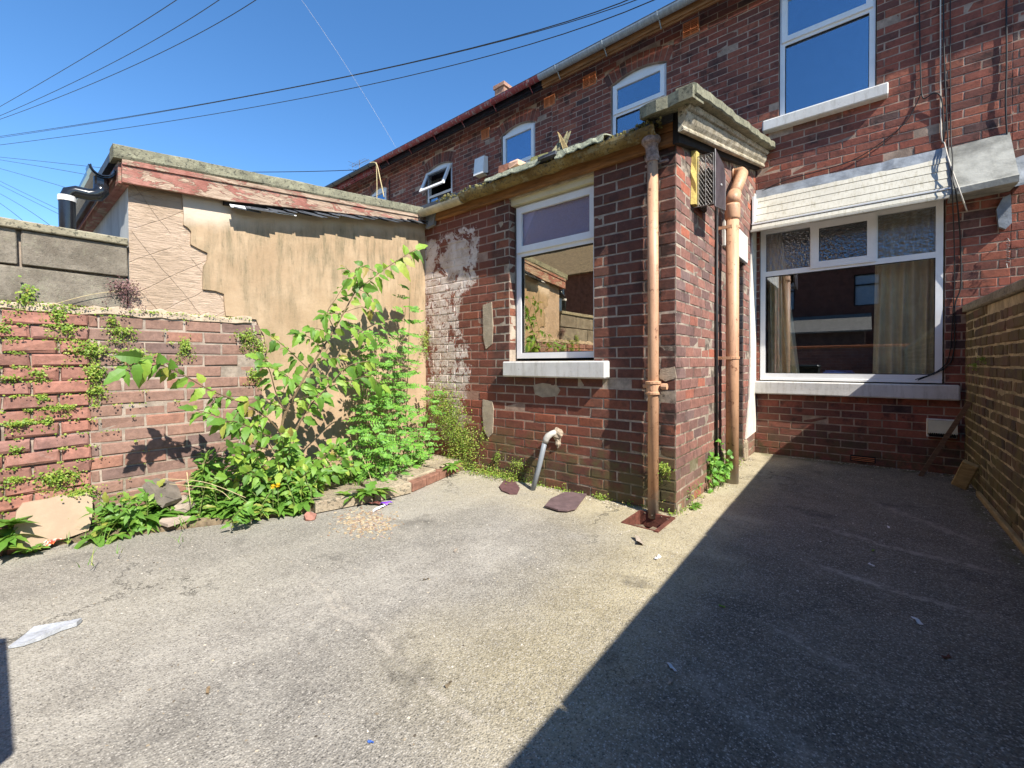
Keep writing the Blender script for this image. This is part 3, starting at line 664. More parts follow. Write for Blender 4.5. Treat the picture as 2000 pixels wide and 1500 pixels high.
mb = MB(); mb.poly([(.475, 6.19, .55), (.475, 6.13, .545), (.475, 6.10, .42), (.475, 6.19, .40)], (.215, 0, 0)); mb.build('cover', 'cream_plastic', gb)
mb = MB(); mb.box(.485, .68, 6.105, 6.185, .385, .40)
for k in range(12): mb.box(.49+k*.0158, .495+k*.0158, 6.095, 6.104, .385, .425)
mb.build('grille', 'dark', gb)
mb = MB(); mb.box(.47, .695, 6.185, 6.197, .37, .56, bev=.004); mb.build('backplate', 'white_plastic', gb)

# ---------------------------------------------------------------- kitchen extension
XE, YE, XL = -1.112, 3.282, -4.0255
RS = .262                                    # roof slope towards the house
ext = thing('kitchen_extension', 'dark brick single storey kitchen extension with white framed window and sloping stone cornice', 'extension')
KH = [(-2.735, -1.80, 1.17, 2.76)]
mb = MB(); sheet(mb, 'Y', YE, [(XL, -.15), (XE, -.15), (XE, 2.80), (XL, 2.80)], KH, depth=.13, rmi=0)
def cl_top(a): return 2.80+RS*(a-YE)
DH = [(4.74, 5.55, .05, 2.285)]
sheet(mb, 'X', XE, [(YE, -.15), (YF, -.15), (YF, cl_top(YF)), (YE, 2.80)], DH, depth=.26, rmi=0)
bricks(mb, 'Y', YE, XL, XE-.001, 0., 2.80, KH, proud=.0035, jit=.0018, phase=XE, bevel=.005)
mb.build('front_wall', ['mo_ext', 'br_ext'], ext)
mb = MB(); bricks(mb, 'X', XE, YE, YF, 0., cl_top(YF), DH, top=cl_top, proud=.003, jit=.0018, phase=YE, mi=1, bw=.215)
mb.build('side_wall', ['mo_side', 'br_side'], ext)
mb = MB(); bricks(mb, 'X', -2.735-.001, YE+.004, YE+.095, 1.17, 2.76, bw=.24, mi=0, proud=.002, zoff=1.17 % .085); mb.build('window_jamb', 'br_ext', ext)
mb = MB(); bricks(mb, 'Y', 5.55, XE-.26, XE-.003, .26, 2.28, mi=0, bw=.20, proud=.004, phase=XE)
mb.build('door_jamb', [brick('blue_jamb_brick', [(0, (.06, .06, .07)), (.5, (.13, .09, .08)), (1, (.18, .09, .06))], .4, .3, .3, .5)], ext)
mb = MB(); mb.box(XE-.30, XE-.24, 4.70, 5.60, 0, 2.30); mb.build('door', simple('dark_painted_door', (.04, .03, .03), .5), ext)
for a_, b_, c_ in ((5.56, 5.70, .24), (4.55, 4.73, .27)): mb = MB(); mb.box(XE-.2, XE+.03, a_, b_, 0, c_, bev=.02, jit=.006); mb.build('door_plinth', 'flag', ext)
mb = MB(); mb.box(XE-.25, XE+.032, 4.60, 5.62, 2.287, 2.60, bev=.008); mb.build('door_lintel', 'sill', ext)
mb = MB(); mb.poly([(XE+.004, 5.62, .25), (XE+.004, 6.19, .27), (XE+.004, 6.19, 3.25), (XE+.004, 6.10, 3.25), (XE+.004, 5.93, 2.62), (XE+.004, 5.82, 1.9), (XE+.004, 5.86, 1.2), (XE+.004, 5.80, .7)], (.014, 0, 0)); mb.build('render_strip', 'red_fl', ext)
# kitchen window
P = pm('Y', YE+.16)
kw = sash_window(ext, 'Y', YE+.155, -2.715, -1.80, 1.195, 2.70, 2.225, glass='glass_kit', gtop='glass_frost', dep=.065, fw=.055, label='white framed kitchen window, mauve upper pane over a tall lower pane')
mb = MB(); mb.box(-2.735, -1.80, YE+.03, YE+.155, 2.701, 2.775); mb.build('head_board', 'cream_plastic', kw)
mb = MB(); mb.box(-2.66, -1.84, YE+.115, YE+.12, 2.26, 2.66); mb.build('net_blind', 'frost', kw)
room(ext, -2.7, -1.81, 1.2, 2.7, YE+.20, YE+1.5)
sill(ext, 'Y', -2.762, -1.653, 1.018, 1.166, 3.20, YE+.16)
# roof slab, verge, cornice
def zr(y): return 2.915+RS*(y-3.1)
mb = MB(); mb.poly([(-4.05, 3.18, zr(3.18)-.03), (-4.05, 6.19, zr(6.19)-.03), (-4.05, 6.19, zr(6.19)+.02), (-4.05, 3.18, zr(3.18)+.02)], (2.95, 0, 0))
mb.build('roof', 'slate', ext)
mb = MB()
ln = [(y, R.uniform(-.008, .008)) for y in [3.03+.16*k for k in range(20)] if y < 6.18]+[(6.19, 0)]
prof_sl = [(-.13, .0), (.0, .0), (.01, .01), (.01, .07), (-.01, .085), (-.13, .085)]
vs = [(-.90+p[0]+e*.5, y, zr(y)+.045+p[1]+e) for (y, e) in ln for p in prof_sl]; n = 6
mb.add(vs, [(i*n+j, i*n+(j+1) % n, (i+1)*n+(j+1) % n, (i+1)*n+j) for i in range(len(ln)-1) for j in range(n)]+[tuple(range(n)), tuple((len(ln)-1)*n+j for j in range(n))])
# thick broken front edge of the slab
pts = [(-.905, 2.99), (-1.0, 3.0), (-1.08, 3.02), (-1.16, 3.01), (-1.24, 3.03), (-1.30, 3.06), (-1.30, 3.24), (-.905, 3.24)]
k = [(x, y, zr(y)+.045+R.uniform(-.004, .004)) for x, y in pts]; mb.poly([(a, b, c-.02) for a, b, c in k], (0, 0, .085))
mb.build('verge_slab', 'felt', ext)
mb = MB(); mb.poly([(-1.108, 3.20, zr(3.2)-.20), (-1.108, 6.18, zr(6.18)-.16), (-1.108, 6.18, zr(6.18)+.03), (-1.108, 3.20, zr(3.2)+.03)], (.045, 0, 0)); mb.build('cornice_backing', 'dark', ext)
mb = MB(); y0, y1 = 3.11, 6.19     # moulded cornice: cyma profile swept up the slope
prof = [(-1.105, -.225), (-1.03, -.225), (-1.005, -.215), (-1.00, -.195), (-1.015, -.18), (-1.02, -.165), (-.985, -.125), (-.965, -.085), (-.955, -.055), (-.975, -.045), (-.975, -.03), (-.94, -.02), (-.925, .005), (-.925, .035), (-1.105, .035)]
n = len(prof); yy = [y0+(y1-y0)*k/14 for k in range(15)]
prof = [(-1.04 if a_ < -1.06 else -1.005+(a_+1.005)*.55, .04+(b_-.035)*.72) for a_, b_ in prof]
vs = [(px_+R.uniform(-.0015, .0015), y, zr(y)+pz+R.uniform(-.0015, .0015)) for y in yy for px_, pz in prof]
mb.add(vs, [(i*n+j, i*n+(j+1) % n, (i+1)*n+(j+1) % n, (i+1)*n+j) for i in range(14) for j in range(n)]+[tuple(range(n)), tuple(14*n+j for j in range(n))])
mb.build('cornice', 'cornice', ext)
mb = MB(); mb.box(-4.0, XE+.01, 3.235, 3.279, 2.765, 2.86, bev=.006, jit=.002); mb.box(-4.0, XE+.02, 3.22, 3.279, 2.861, 2.93, bev=.006, jit=.002); mb.build('fascia_board', 'wood_brown', ext)
# gutter in lengths
def half(par, x0, x1, y, z, r, mat, name='gutter', seg=10, wob=0.):
    mb = MB(); n = 9
    prof = [(0, -r*math.cos(math.pi*k/n), -r*math.sin(math.pi*k/n)) for k in range(n+1)]+[(0, (r-.008)*math.cos(math.pi*k/n), -(r-.008)*math.sin(math.pi*k/n)) for k in range(n+1)]
    mb.sweep(prof, [(x0+(x1-x0)*k/seg, y+R.uniform(-wob, wob), z+R.uniform(-wob, wob)) for k in range(seg+1)], closed=True); return mb.build(name, mat, par)
half(ext, -4.02, -3.26, 3.155, 2.868, .058, simple('cream_gutter', (.52, .45, .29), .6, .25, 8), wob=.001)
half(ext, -3.255, -1.21, 3.16, 2.885, .068, 'moss_gut', wob=.006, seg=24)
mb = MB()                                   # moss and silt heaped along the gutter
for k in range(420):
    x = R.uniform(-3.6, -1.15); s_ = R.uniform(.008, .024); y = 3.13+R.uniform(-.04, .06); z = 2.89+R.uniform(-.01, .035)
    c = Vector((x, y, z)); a = R.uniform(0, 6)
    mb.add([c+Vector((math.cos(a+t)*s_, math.sin(a+t)*s_, R.uniform(-.3, .3)*s_)) for t in (0, 2.1, 4.2)]+[c+Vector((0, 0, s_*.8)), c-Vector((0, 0, s_))], [(0, 1, 3), (1, 2, 3), (2, 0, 3), (0, 2, 4), (2, 1, 4), (1, 0, 4)])
mb.build('gutter_moss', m_felt('moss_clump', (.08, .075, .02), (.26, .23, .08), .4), ext)
mb = MB()                                   # sheets of felt hanging over the gutter
def felt_sheet(us, x_ofs=0):
    for (xa, xb, dz0, dz1) in us:
        n = 12; vs = []
        for i in range(n+1):
            x = xa+(xb-xa)*i/n; lip = R.uniform(-.012, .012)
            for (y, z) in ((3.36, zr(3.36)+.03), (3.20, zr(3.2)+.035), (3.12, 2.955), (3.075, 2.93), (3.062, 2.885+dz0+(dz1-dz0)*i/n+lip)): vs.append((x, y+R.uniform(-.004, .004), z+R.uniform(-.006, .006)))
        vs2 = [(a, b+.003, c-.008) for a, b, c in vs]; m_ = 5; o = len(vs)
        fs = [(i*m_+j, i*m_+j+1, (i+1)*m_+j+1, (i+1)*m_+j) for i in range(n) for j in range(m_-1)]+[(o+i*m_+j, o+(i+1)*m_+j, o+(i+1)*m_+j+1, o+i*m_+j+1) for i in range(n) for j in range(m_-1)]
        fs += [(i*m_+4, i*m_+4+o, (i+1)*m_+4+o, (i+1)*m_+4) for i in range(n)]+[(j, j+1, j+1+o, j+o) for j in range(4)]+[(n*m_+j, n*m_+j+1, n*m_+j+1+o, n*m_+j+o) for j in range(4)]
        mb.add(vs+vs2, fs)
felt_sheet([(-2.86, -2.20, 0, .0), (-2.05, -1.60, -.01, .01)])
mb.build('roofing_felt', m_felt('pale_green_felt', (.30, .32, .22), (.46, .47, .34), .3), ext)
mb = MB(); mb.box(-2.22, -2.03, 3.05, 3.3, 2.90, 2.935, bev=.006, jit=.006); mb.build('slipped_slate', 'slate', ext)
# loose rubble on the roof edge
def shard(mb, c, pts, th):                   # flat polygonal fragment in a tilted plane
    pass
rb = thing('roof_sheet_fragment', 'broken corrugated roof sheet fragment sticking up from the extension gutter', 'debris')
mb = MB()
for k in range(5):
    a = Vector((-2.22+k*.035, 3.22, 3.0+.03*(k % 2))); mb.poly([a, a+Vector((.036, 0, .03 if k % 2 == 0 else -.03)), a+Vector((.06, .05, .10+.02*k)), a+Vector((.02, .05, .085+.02*k-.03*(k % 2)))], (0, .012, .004))
mb.build('corrugated_piece', m_felt('lichened_sheet', (.25, .22, .12), (.42, .38, .22), .3), rb)
mb = MB(); mb.poly([(-2.04, 3.2, 2.96), (-1.98, 3.2, 2.96), (-2.12, 3.25, 3.18), (-2.145, 3.25, 3.21)], (0, .012, 0)); mb.build('splinter', 'wood_old', rb)
mb = MB(); mb.poly([(-2.42, 3.2, 2.975), (-2.24, 3.2, 2.985), (-2.22, 3.2, 3.03), (-2.40, 3.2, 3.04)], (0, .16, .03)); mb.build('roof_sheet_fragment', m_felt('mossy_sheet', (.25, .23, .08), (.42, .40, .16), .3), label='mossy flat roof sheet fragment lying on the gutter edge left of the corrugated one', cat='debris')
mb = MB(); c = W(1000, 330, 1, 3.25); mb.box(c.x-.14, c.x+.01, 3.2, 3.32, c.z-.04, c.z+.05, bev=.008, jit=.006)
mb.build('loose_brick', simple('half_brick', (.36, .16, .10), .9, .35, 25, .8), label='loose red half brick lying on the extension roof edge', cat='brick')
mb = MB(); mb.box(c.x+.02, c.x+.14, 3.17, 3.30, c.z-.035, c.z+.03, bev=.01, jit=.012)
mb.build('loose_brick', simple('clean_broken_brick', (.62, .38, .26), .9, .1, 18, .5), label='pale orange broken brick piece right beside the half brick on the roof edge', cat='brick')

# slim rainwater pipe in front
def pipe_thing(name, label, pts, r, mat, n=14):
    t = thing(name, label, 'pipe'); mb = MB(); mb.tube(pts, r, n); mb.build('pipe', mat, t, smooth=True); return t
p1 = pipe_thing('rainwater_pipe', 'slim terracotta painted rainwater pipe on the front corner of the kitchen extension', [(-1.257, 3.208, -.03), (-1.257, 3.208, 1.5), (-1.262, 3.208, 2.70)], .040, 'paint_terra')
mb = MB(); mb.tube([(-1.257, 3.208, z) for z in (.905, .91, .925, .93, .985, .99, 1.005, 1.01)], [.047, .056, .056, .05, .05, .058, .058, .046], 16)
mb.box(-1.345, -1.17, 3.215, 3.24, .955, .985, bev=.006); mb.tube([(-1.19, 3.205, .97), (-1.15, 3.205, .97)], .024, 8); mb.build('collar', 'paint_terra', p1)
mb = MB(); mb.tube([(-1.262, 3.208, 2.66), (-1.262, 3.208, 2.69), (-1.262, 3.206, 2.70), (-1.264, 3.2, 2.76), (-1.266, 3.195, 2.80)], [.046, .054, .048, .045, .058], 14)
mb.tube([(-1.266, 3.19, 2.775+.012*k) for k in range(8)], [.03, .058, .068, .071, .07, .064, .05, .03], 14)
mb.box(-1.33, -1.15, 3.225, 3.245, 2.645, 2.665, bev=.005); mb.build('swan_neck', simple('encrusted_iron', (.30, .22, .19), .7, .5, 30, 1.), p1, smooth=False)
# thick soil pipe on the side wall
SX = -1.0
p2 = thing('soil_pipe', 'thick terracotta painted soil pipe bending into the side wall of the kitchen extension', 'pipe')
mb = MB(); xp = SX+.005; mb.tube([(xp, 4.50, .0), (xp, 4.50, 1.2), (xp, 4.49, 2.55)], .056, 18); mb.build('pipe', 'paint_terra', p2, smooth=True)
mb = MB(); mb.tube([(xp, 4.49, 2.49), (xp, 4.49, 2.51), (xp, 4.49, 2.62), (xp, 4.49, 2.64)], [.058, .066, .066, .062], 18)
mb.tube([(xp, 4.49, 2.64), (xp, 4.51, 2.70), (xp, 4.57, 2.76)], [.062, .062, .060], 18); mb.build('socket', 'paint_terra', p2, smooth=True)
mb = MB(); mb.tube([(xp, 4.56, 2.75), (xp, 4.80, 2.97), (xp-.005, 4.92, 3.07), (xp-.03, 5.0, 3.12), (XE-.02, 5.03, 3.13)], .054, 16)
mb.tube([(XE+.005, 5.03, 3.13), (XE+.02, 5.03, 3.13)], .075, 16); mb.build('bend', 'paint_terra', p2, smooth=True)
for z in (1.19, 2.42):
    mb = MB(); mb.tube([(xp, 4.50, z-.012), (xp, 4.50, z-.01), (xp, 4.50, z+.01), (xp, 4.50, z+.012)], [.058, .063, .063, .058], 18); mb.box(XE+.004, xp+.01, 4.425, 4.44, z-.014, z+.014); mb.box(XE+.004, XE+.01, 4.36, 4.44, z-.016, z+.016)
    mb.build('pipe_clip', 'paint_terra', p2)
mb = MB(); mb.tube([(XE+.02, 4.33, .1), (XE+.02, 4.325, 1.3), (XE+.02, 4.33, 2.72)], .014, 8); mb.build('overflow_pipe', 'cable', label='thin black pipe running down the side wall just left of the thick soil pipe', cat='pipe', smooth=True)
# flue terminal: mesh guard, foam and plate
fl = thing('boiler_flue', 'boiler flue with wire cage, yellow foam and dark end plate high on the side wall', 'flue')
mb = MB(); zs = [2.42, 2.50, 2.58, 2.68, 2.77, 2.85]
vs = []
for i, z in enumerate(zs): vs += [(XE+.004, 3.62+R.uniform(-.02, .012), z), (XE+.004, 3.70, z), (XE+.045, 3.70, z), (XE+.04, 3.635+R.uniform(-.012, .01), z)]
mb.add(vs, [(i*4+j, i*4+(j+1) % 4, i*4+4+(j+1) % 4, i*4+4+j) for i in range(5) for j in range(4)]+[(0, 1, 2, 3), (20, 23, 22, 21)]); mb.build('foam_seal', 'foam', fl)
y0, y1, z0, z1, xi, xo = 3.65, 3.96, 2.40, 2.80, XE+.05, XE+.165
mb = MB()
def lat(P_, wd, ht, st=.022, sl_=1.8):
    k = -int(ht/sl_/st)-2
    while k*st < wd+ht/sl_:
        for sg in (1, -1):
            a0 = k*st+(ht/sl_ if sg < 0 else 0); t0, t1 = 0., ht     # s = a0 + sg*t/sl_
            lo, hi = sorted(((0-a0)*sg*sl_, (wd-a0)*sg*sl_)); t0, t1 = max(t0, lo), min(t1, hi)
            if t1-t0 > .004: mb.tube([P_(a0+sg*t0/sl_, t0), P_(a0+sg*t1/sl_, t1)], .0011, 4, cap=False)
        k += 1
lat(lambda a, t: (xi+a, y0, z0+t), xo-xi, z1-z0); lat(lambda a, t: (xi+a, y0+t, z1), xo-xi, y1-y0); lat(lambda a, t: (xi+a, y0+t, z0), xo-xi, y1-y0)
for (a, b) in (((xo, y0, z0), (xo, y0, z1)), ((xi, y0, z0), (xi, y0, z1)), ((xo, y0, z0), (xo, y1, z0)), ((xo, y0, z1), (xo, y1, z1)), ((XE, y0, z0), (xo, y0, z0)), ((XE, y0, z1), (xo, y0, z1)), (((xi+xo)/2, y0, z0), ((xi+xo)/2, y0, z1))): mb.tube([a, b], .0028, 6)
mb.build('wire_cage', 'steel', fl)
mb = MB(); mb.box(XE+.005, XE+.04, 3.72, 3.95, 2.43, 2.78, bev=.015); mb.box(XE+.04, XE+.13, 3.74, 3.93, 2.47, 2.74, bev=.03); mb.build('terminal_box', simple('sooty_terminal', (.05, .03, .022), .8, .5, 20, .8), fl)
mb = MB(); mb.poly([(XE+.168, 3.66, 2.38), (XE+.168, 3.97, 2.43), (XE+.168, 3.97, 2.72), (XE+.168, 3.90, 2.79), (XE+.168, 3.66, 2.83)], (.010, 0, 0)); mb.tube([(XE+.177, 3.83, 2.60), (XE+.184, 3.83, 2.60)], .009, 8, mi=1)
mb.build('end_plate', [simple('dark_painted_plate', (.06, .045, .05), .5, .3, 9), 'white_plastic'], fl)
mb = MB(); q = [(3.66, 2.38), (3.97, 2.43), (3.97, 2.72), (3.90, 2.79), (3.66, 2.83)]; mb.tube([(XE+.175, y, z) for y, z in q+q[:1]], .0045, 5); mb.build('plate_rim', 'steel', fl)
# small grey waste pipe
wp = thing('waste_pipe', 'small grey plastic waste pipe slanting from a cement patch down to the ground', 'pipe')
mb = MB(); mb.tube([(-2.238, 3.19, .475), (-2.29, 3.16, .22), (-2.338, 3.12, -.01)], .023, 12); mb.build('pipe', 'grey_plastic', wp, smooth=True)
mb = MB(); mb.tube([(-2.19, 3.285, .515), (-2.19, 3.25, .517), (-2.20, 3.22, .51), (-2.222, 3.20, .49), (-2.236, 3.192, .465), (-2.244, 3.188, .43)], [.027]*3+[.03, .029, .028], 12); mb.build('elbow', simple('limed_grey_plastic', (.42, .40, .36), .7, .2, 30), wp, smooth=True)
def blob(mb, c, rx, ry, rz, n=10, m_=7, rough=.25, mi=0):
    vs = []; 
    for j in range(m_+1):
        ph = math.pi*j/m_
        for i in range(n):
            th = 2*math.pi*i/n; k = 1+R.uniform(-rough, rough)*(0 < j < m_); vs.append((c[0]+rx*k*math.sin(ph)*math.cos(th), c[1]+ry*k*math.sin(ph)*math.sin(th), c[2]+rz*k*math.cos(ph)))
    mb.add(vs, [(j*n+i, j*n+(i+1) % n, (j+1)*n+(i+1) % n, (j+1)*n+i) for j in range(m_) for i in range(n)], mi)
mb = MB(); blob(mb, (-2.17, 3.285, .51), .055, .045, .06); blob(mb, (-2.16, 3.285, .43), .03, .03, .05); mb.build('cement_collar', 'mortar_blob', wp)
# thin patches of mortar smeared on the brickwork (part of the wall)
def patch(pts, d=.012): mb = MB(); mb.poly([W(u, v, 1, YE-.002) for u, v in pts], (0, -d*.8, 0)); mb.build('mortar_patch', 'mortar_blob', ext)
patch([(944, 596), (961, 590), (964, 640), (962, 672), (950, 682), (945, 660)])
patch([(944, 780), (962, 784), (965, 800), (963, 846), (955, 855), (946, 840), (943, 805)])
patch([(1042, 752), (1060, 748), (1088, 752), (1095, 762), (1088, 774), (1060, 776), (1045, 770)], .006)
patch([(975, 420), (982, 424), (983, 438), (978, 445), (974, 436)], .004)
patch([(1290, 722), (1318, 716), (1322, 738), (1300, 745), (1288, 738)], .010)
mb = MB(); r0 = Vector((-3.98, 3.2, 2.80)); mb.poly([(-3.93, 3.22, 2.86), (-3.76, 3.22, 2.87), (-3.80, 3.22, 2.72), (-3.93, 3.22, 2.70)], (0, .04, 0)); mb.build('corner_flashing', 'lead', ext)

# ---------------------------------------------------------------- outbuilding on the left
ob = thing('outbuilding', 'sand rendered outbuilding with flaking red verge board and lichened roof edge', 'outbuilding')
def zv(y): return 2.648+.111*(y-.58)            # top of the roof edge
mb = MB(); Y0 = .645
sheet(mb, 'X', XL-.012, [(Y0, 0), (YE, 0), (YE, zv(YE)-.10), (Y0, zv(Y0)-.10)], (), mi=0)
mb.build('undercoat_wall', 'scratch', ob)
edge = [(355, 372), (357, 400), (359, 421), (358, 439), (366, 444), (373, 452), (372, 477), (388, 486), (405, 494), (404, 509), (397, 520), (396, 545), (396, 565), (420, 568), (437, 574), (438, 596), (441, 617), (470, 620), (500, 624), (506, 640), (515, 655), (521, 690), (514, 715), (508, 750), (498, 800), (503, 850), (500, 900)]
pts = [W(u, v, 0, XL) for u, v in edge]; pts = [Vector((XL-.010, p.y, p.z)) for p in pts]
pts += [Vector((XL-.010, pts[-1].y, 0)), Vector((XL-.010, YE+.0, 0)), Vector((XL-.010, YE, zv(YE)-.11))]
mb = MB(); mb.poly(pts, (.016, 0, 0)); mb.build('render_coat', 'render', ob)
mb = MB(); mb.box(-7.2, XL-.013, Y0, Y0+.02, 0, 2.53); mb.box(-7.2, -7.18, Y0, 6.19, 0, 2.7); mb.build('end_wall', simple('pale_blue_wash', (.50, .52, .52), .9, .25, 4, .3, streak=(1, 1, .3)), ob)
# roof slab and verge
mb = MB(); mb.poly([(-7.3, .56, zv(.56)-.07), (-7.3, 6.19, zv(6.19)-.07), (-7.3, 6.19, zv(6.19)-.01), (-7.3, .56, zv(.56)-.01)], (3.33, 0, 0)); mb.build('roof', 'slate', ob)
mb = MB(); ln = [.555+.14*k for k in range(20)]; ln = [y for y in ln if y < 3.32]+[3.34]
prof = [(-.12, -.095), (.012, -.095), (.022, -.08), (.022, -.01), (.005, .0), (-.12, .0)]; n = 6
vs = [(-3.945+p[0]+R.uniform(-.003, .003), y, zv(y)+p[1]+R.uniform(-.003, .003)) for y in ln for p in prof]
mb.add(vs, [(i*n+j, i*n+(j+1) % n, (i+1)*n+(j+1) % n, (i+1)*n+j) for i in range(len(ln)-1) for j in range(n)]+[tuple(range(n)), tuple((len(ln)-1)*n+j for j in range(n))])
mb.build('roof_edging', 'felt', ob)
mb = MB(); q = lambda y: zv(y)-.098
mb.poly([(-3.97, .60, q(.6)), (-3.97, 3.30, q(3.3)), (-3.97, 3.30, q(3.3)-.06), (-3.97, 1.25, 2.455), (-3.97, .60, 2.400)], (.03, 0, 0))
mb.poly([(-3.94, .60, q(.6)), (-3.94, 3.30, q(3.3)), (-3.94, 3.30, q(3.3)-.028), (-3.94, .60, q(.6)-.034)], (.012, 0, 0)); mb.build('verge_board', 'flake', ob)
mb = MB(); mb.box(-7.2, -3.975, .585, .61, 2.40, 2.545); mb.box(-7.2, -3.98, .611, .643, 2.40, 2.42); mb.build('eaves_fascia', 'flake', ob)
mb = MB()                                   # strip of slates bedded along the render
for k in range(15):
    y = 1.26+k*.135; z = 2.405+(y-1.26)*.192; L = R.uniform(.18, .23); a = R.uniform(-.006, .006)
    P4 = [(-3.885+R.uniform(-.012, .012), y, z-.012+a), (-3.885+R.uniform(-.012, .012), y+L, z+.0+a), (XL-.0, y+L, z+.06), (XL, y, z+.045)]
    mb.poly(P4, (0, 0, .009))
    if k % 3 == 1: mb.poly([(p[0]+.02, p[1]-.05, p[2]-.014) for p in P4], (0, 0, .007))
mb.build('slate_strip', 'slate', ob)
mb = MB(); mb.poly([(XL+.005, 1.22, 2.43), (XL+.005, 3.27, 2.80), (XL+.005, 3.27, 2.84), (XL+.005, 1.22, 2.50)], (.05, 0, 0)); mb.build('strip_bedding', 'dark', ob)
mb = MB(); mb.poly([(-3.90, 1.24, 2.395), (-3.90, 1.75, 2.455), (-3.93, 1.75, 2.48), (-3.93, 1.24, 2.42)], (0, 0, .006)); mb.build('white_trim', 'upvc', ob)
# gutter and outlet of the outbuilding
gt = MB(); r = .062; n = 9; gy, gz = .515, 2.50
prof = [(0, -r*math.cos(math.pi*k/n), -r*math.sin(math.pi*k/n)) for k in range(n+1)]+[(0, (r-.006)*math.cos(math.pi*k/n), -(r-.006)*math.sin(math.pi*k/n)) for k in range(n+1)]
gt.sweep(prof, [(-7.2, gy, gz), (-4.03, gy, gz)], closed=True); gt.build('gutter', 'black_plastic', ob)
bp_ = thing('downpipe', 'glossy black plastic downpipe with swan neck bend below the outbuilding gutter', 'pipe')
gx = -4.10
mb = MB(); pr2 = [(0, -(r+.008)*math.cos(math.pi*k/n), -(r+.008)*math.sin(math.pi*k/n)) for k in range(n+1)]+[(0, (r+.001)*math.cos(math.pi*k/n), -(r+.001)*math.sin(math.pi*k/n)) for k in range(n+1)]
mb.sweep(pr2, [(gx-.07, gy, gz), (gx+.055, gy, gz)], closed=True); mb.tube([(gx, gy, gz-.055), (gx, gy, gz-.13)], .04, 14); mb.build('gutter_outlet', 'black_plastic', bp_, smooth=False)
mb = MB(); mb.tube([(gx, gy, gz-.11), (gx, gy, gz-.15), (gx-.005, gy-.02, gz-.18), (gx-.01, gy-.06, gz-.19), (gx-.02, gy-.12, gz-.185), (gx-.03, gy-.15, gz-.20), (gx-.03, gy-.165, gz-.24), (gx-.03, gy-.165, .05)], [.04, .043, .043, .04, .04, .043, .042, .038], 16); mb.build('pipe', 'black_plastic', bp_, smooth=True)
mb = MB(); mb.tube([(gx-.03, gy-.165, 2.24), (gx-.03, gy-.165, 2.275)], .046, 16); mb.build('tape_band', 'white_wrap', bp_)

# ---------------------------------------------------------------- left boundary wall
bwl = thing('boundary_wall', 'left yard wall of old red brick topped with grey concrete blocks and a stone coping', 'wall')
mb = MB(); sheet(mb, 'X', XL-.002, [(-3.2, 0), (1.46, 0), (1.46, 1.50), (-3.2, 1.50)]); mb.box(-4.25, XL-.2, -3.2, .60, 0, 2.0)
bricks(mb, 'X', XL-.002, .43, 1.50, 0, 1.50, proud=.006, jit=.003, bh=.0875, bevel=.006, mi=2); bricks(mb, 'X', XL-.002, -3.2, .43, 0, 1.50, proud=.028, jit=.006, bh=.0875, bevel=.01, gap=.012, phase=.05)
mb.build('brickwork', ['mo_left', 'br_left', 'br_left2'], bwl)
mb = MB(); yb = .635; k = 0
for (z0, z1, ofs) in ((1.535, 1.752, .0), (1.766, 1.982, -.34)):
    y = yb
    while y > -3.2:
        L = .62 if not (ofs and y == yb) else .51; y2 = y-L
        if z0 < 1.6: mb.box(-4.22, XL+.004, y2+.012, y-.002, z0, z1, bev=.008, jit=.005)
        else: mb.box(-4.22, XL+.010, y2+.016, y-.002, z0, z1, bev=.006, jit=.003)
        y = y2 if not (z0 < 1.6 and y == yb) else y-.30
mb.build('block_course', 'block', bwl)
mb = MB(); mb.box(-4.2, XL-.035, -3.2, .63, 1.50, 1.98); mb.build('joint_fill', 'mo_left', bwl)
mb = MB(); y = .64
while y > -3.2: mb.box(-4.26, XL+.038, y-.9, y-.004, 1.983, 2.035, bev=.008, jit=.004); y -= .9
mb.build('coping', 'coping', bwl)
mb = MB(); ln = [-3.2+.06*k for k in range(78)]; pts = []
for y in ln: pts.append((y, 1.485+R.uniform(-.012, .008), 1.545+R.uniform(-.015, .02), XL+.012+R.uniform(-.004, .01)))
vs = [v for (y, a, b, x) in pts for v in ((XL-.01, y, a), (x, y, a+.008), (x, y, b-.012), (XL-.01, y, b))]
mb.add(vs, [(i*4+j, i*4+j+1, i*4+5+j, i*4+4+j) for i in range(len(pts)-1) for j in range(3)]); mb.build('mortar_ledge', simple('pale_lime_mortar', (.46, .36, .26), .95, .2, 12, .9), bwl)

# ---------------------------------------------------------------- right boundary wall
bwr = thing('boundary_wall', 'right yard wall of dark green stained brick with a pale stone coping', 'wall')
XR = .751
wt = lambda y: 1.632-.023*(YF-y)
mb = MB(); sheet(mb, 'x', XR, [(-3.2, 0), (YF-.003, 0), (YF-.003, wt(YF)-.002), (-3.2, wt(-3.2)-.002)]); bricks(mb, 'x', XR, -3.2, YF-.003, 0, 1.632, top=wt, proud=.006, jit=.0035, headers=3, bevel=.008, gap=.013)
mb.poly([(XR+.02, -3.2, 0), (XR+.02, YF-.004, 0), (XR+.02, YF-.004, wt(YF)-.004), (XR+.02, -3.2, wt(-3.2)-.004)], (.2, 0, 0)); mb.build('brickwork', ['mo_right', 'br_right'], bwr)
mb = MB(); y = YF-.004
while y > -3.2: mb.box(XR-.03, XR+.26, max(y-.9, -3.2), y-.005, 1.634, 1.704, bev=.008, jit=.003); y -= .9
mb.v = [(a_, b_, c_-.023*(YF-b_)) for a_, b_, c_ in mb.v]; mb.build('coping', 'coping', bwr)
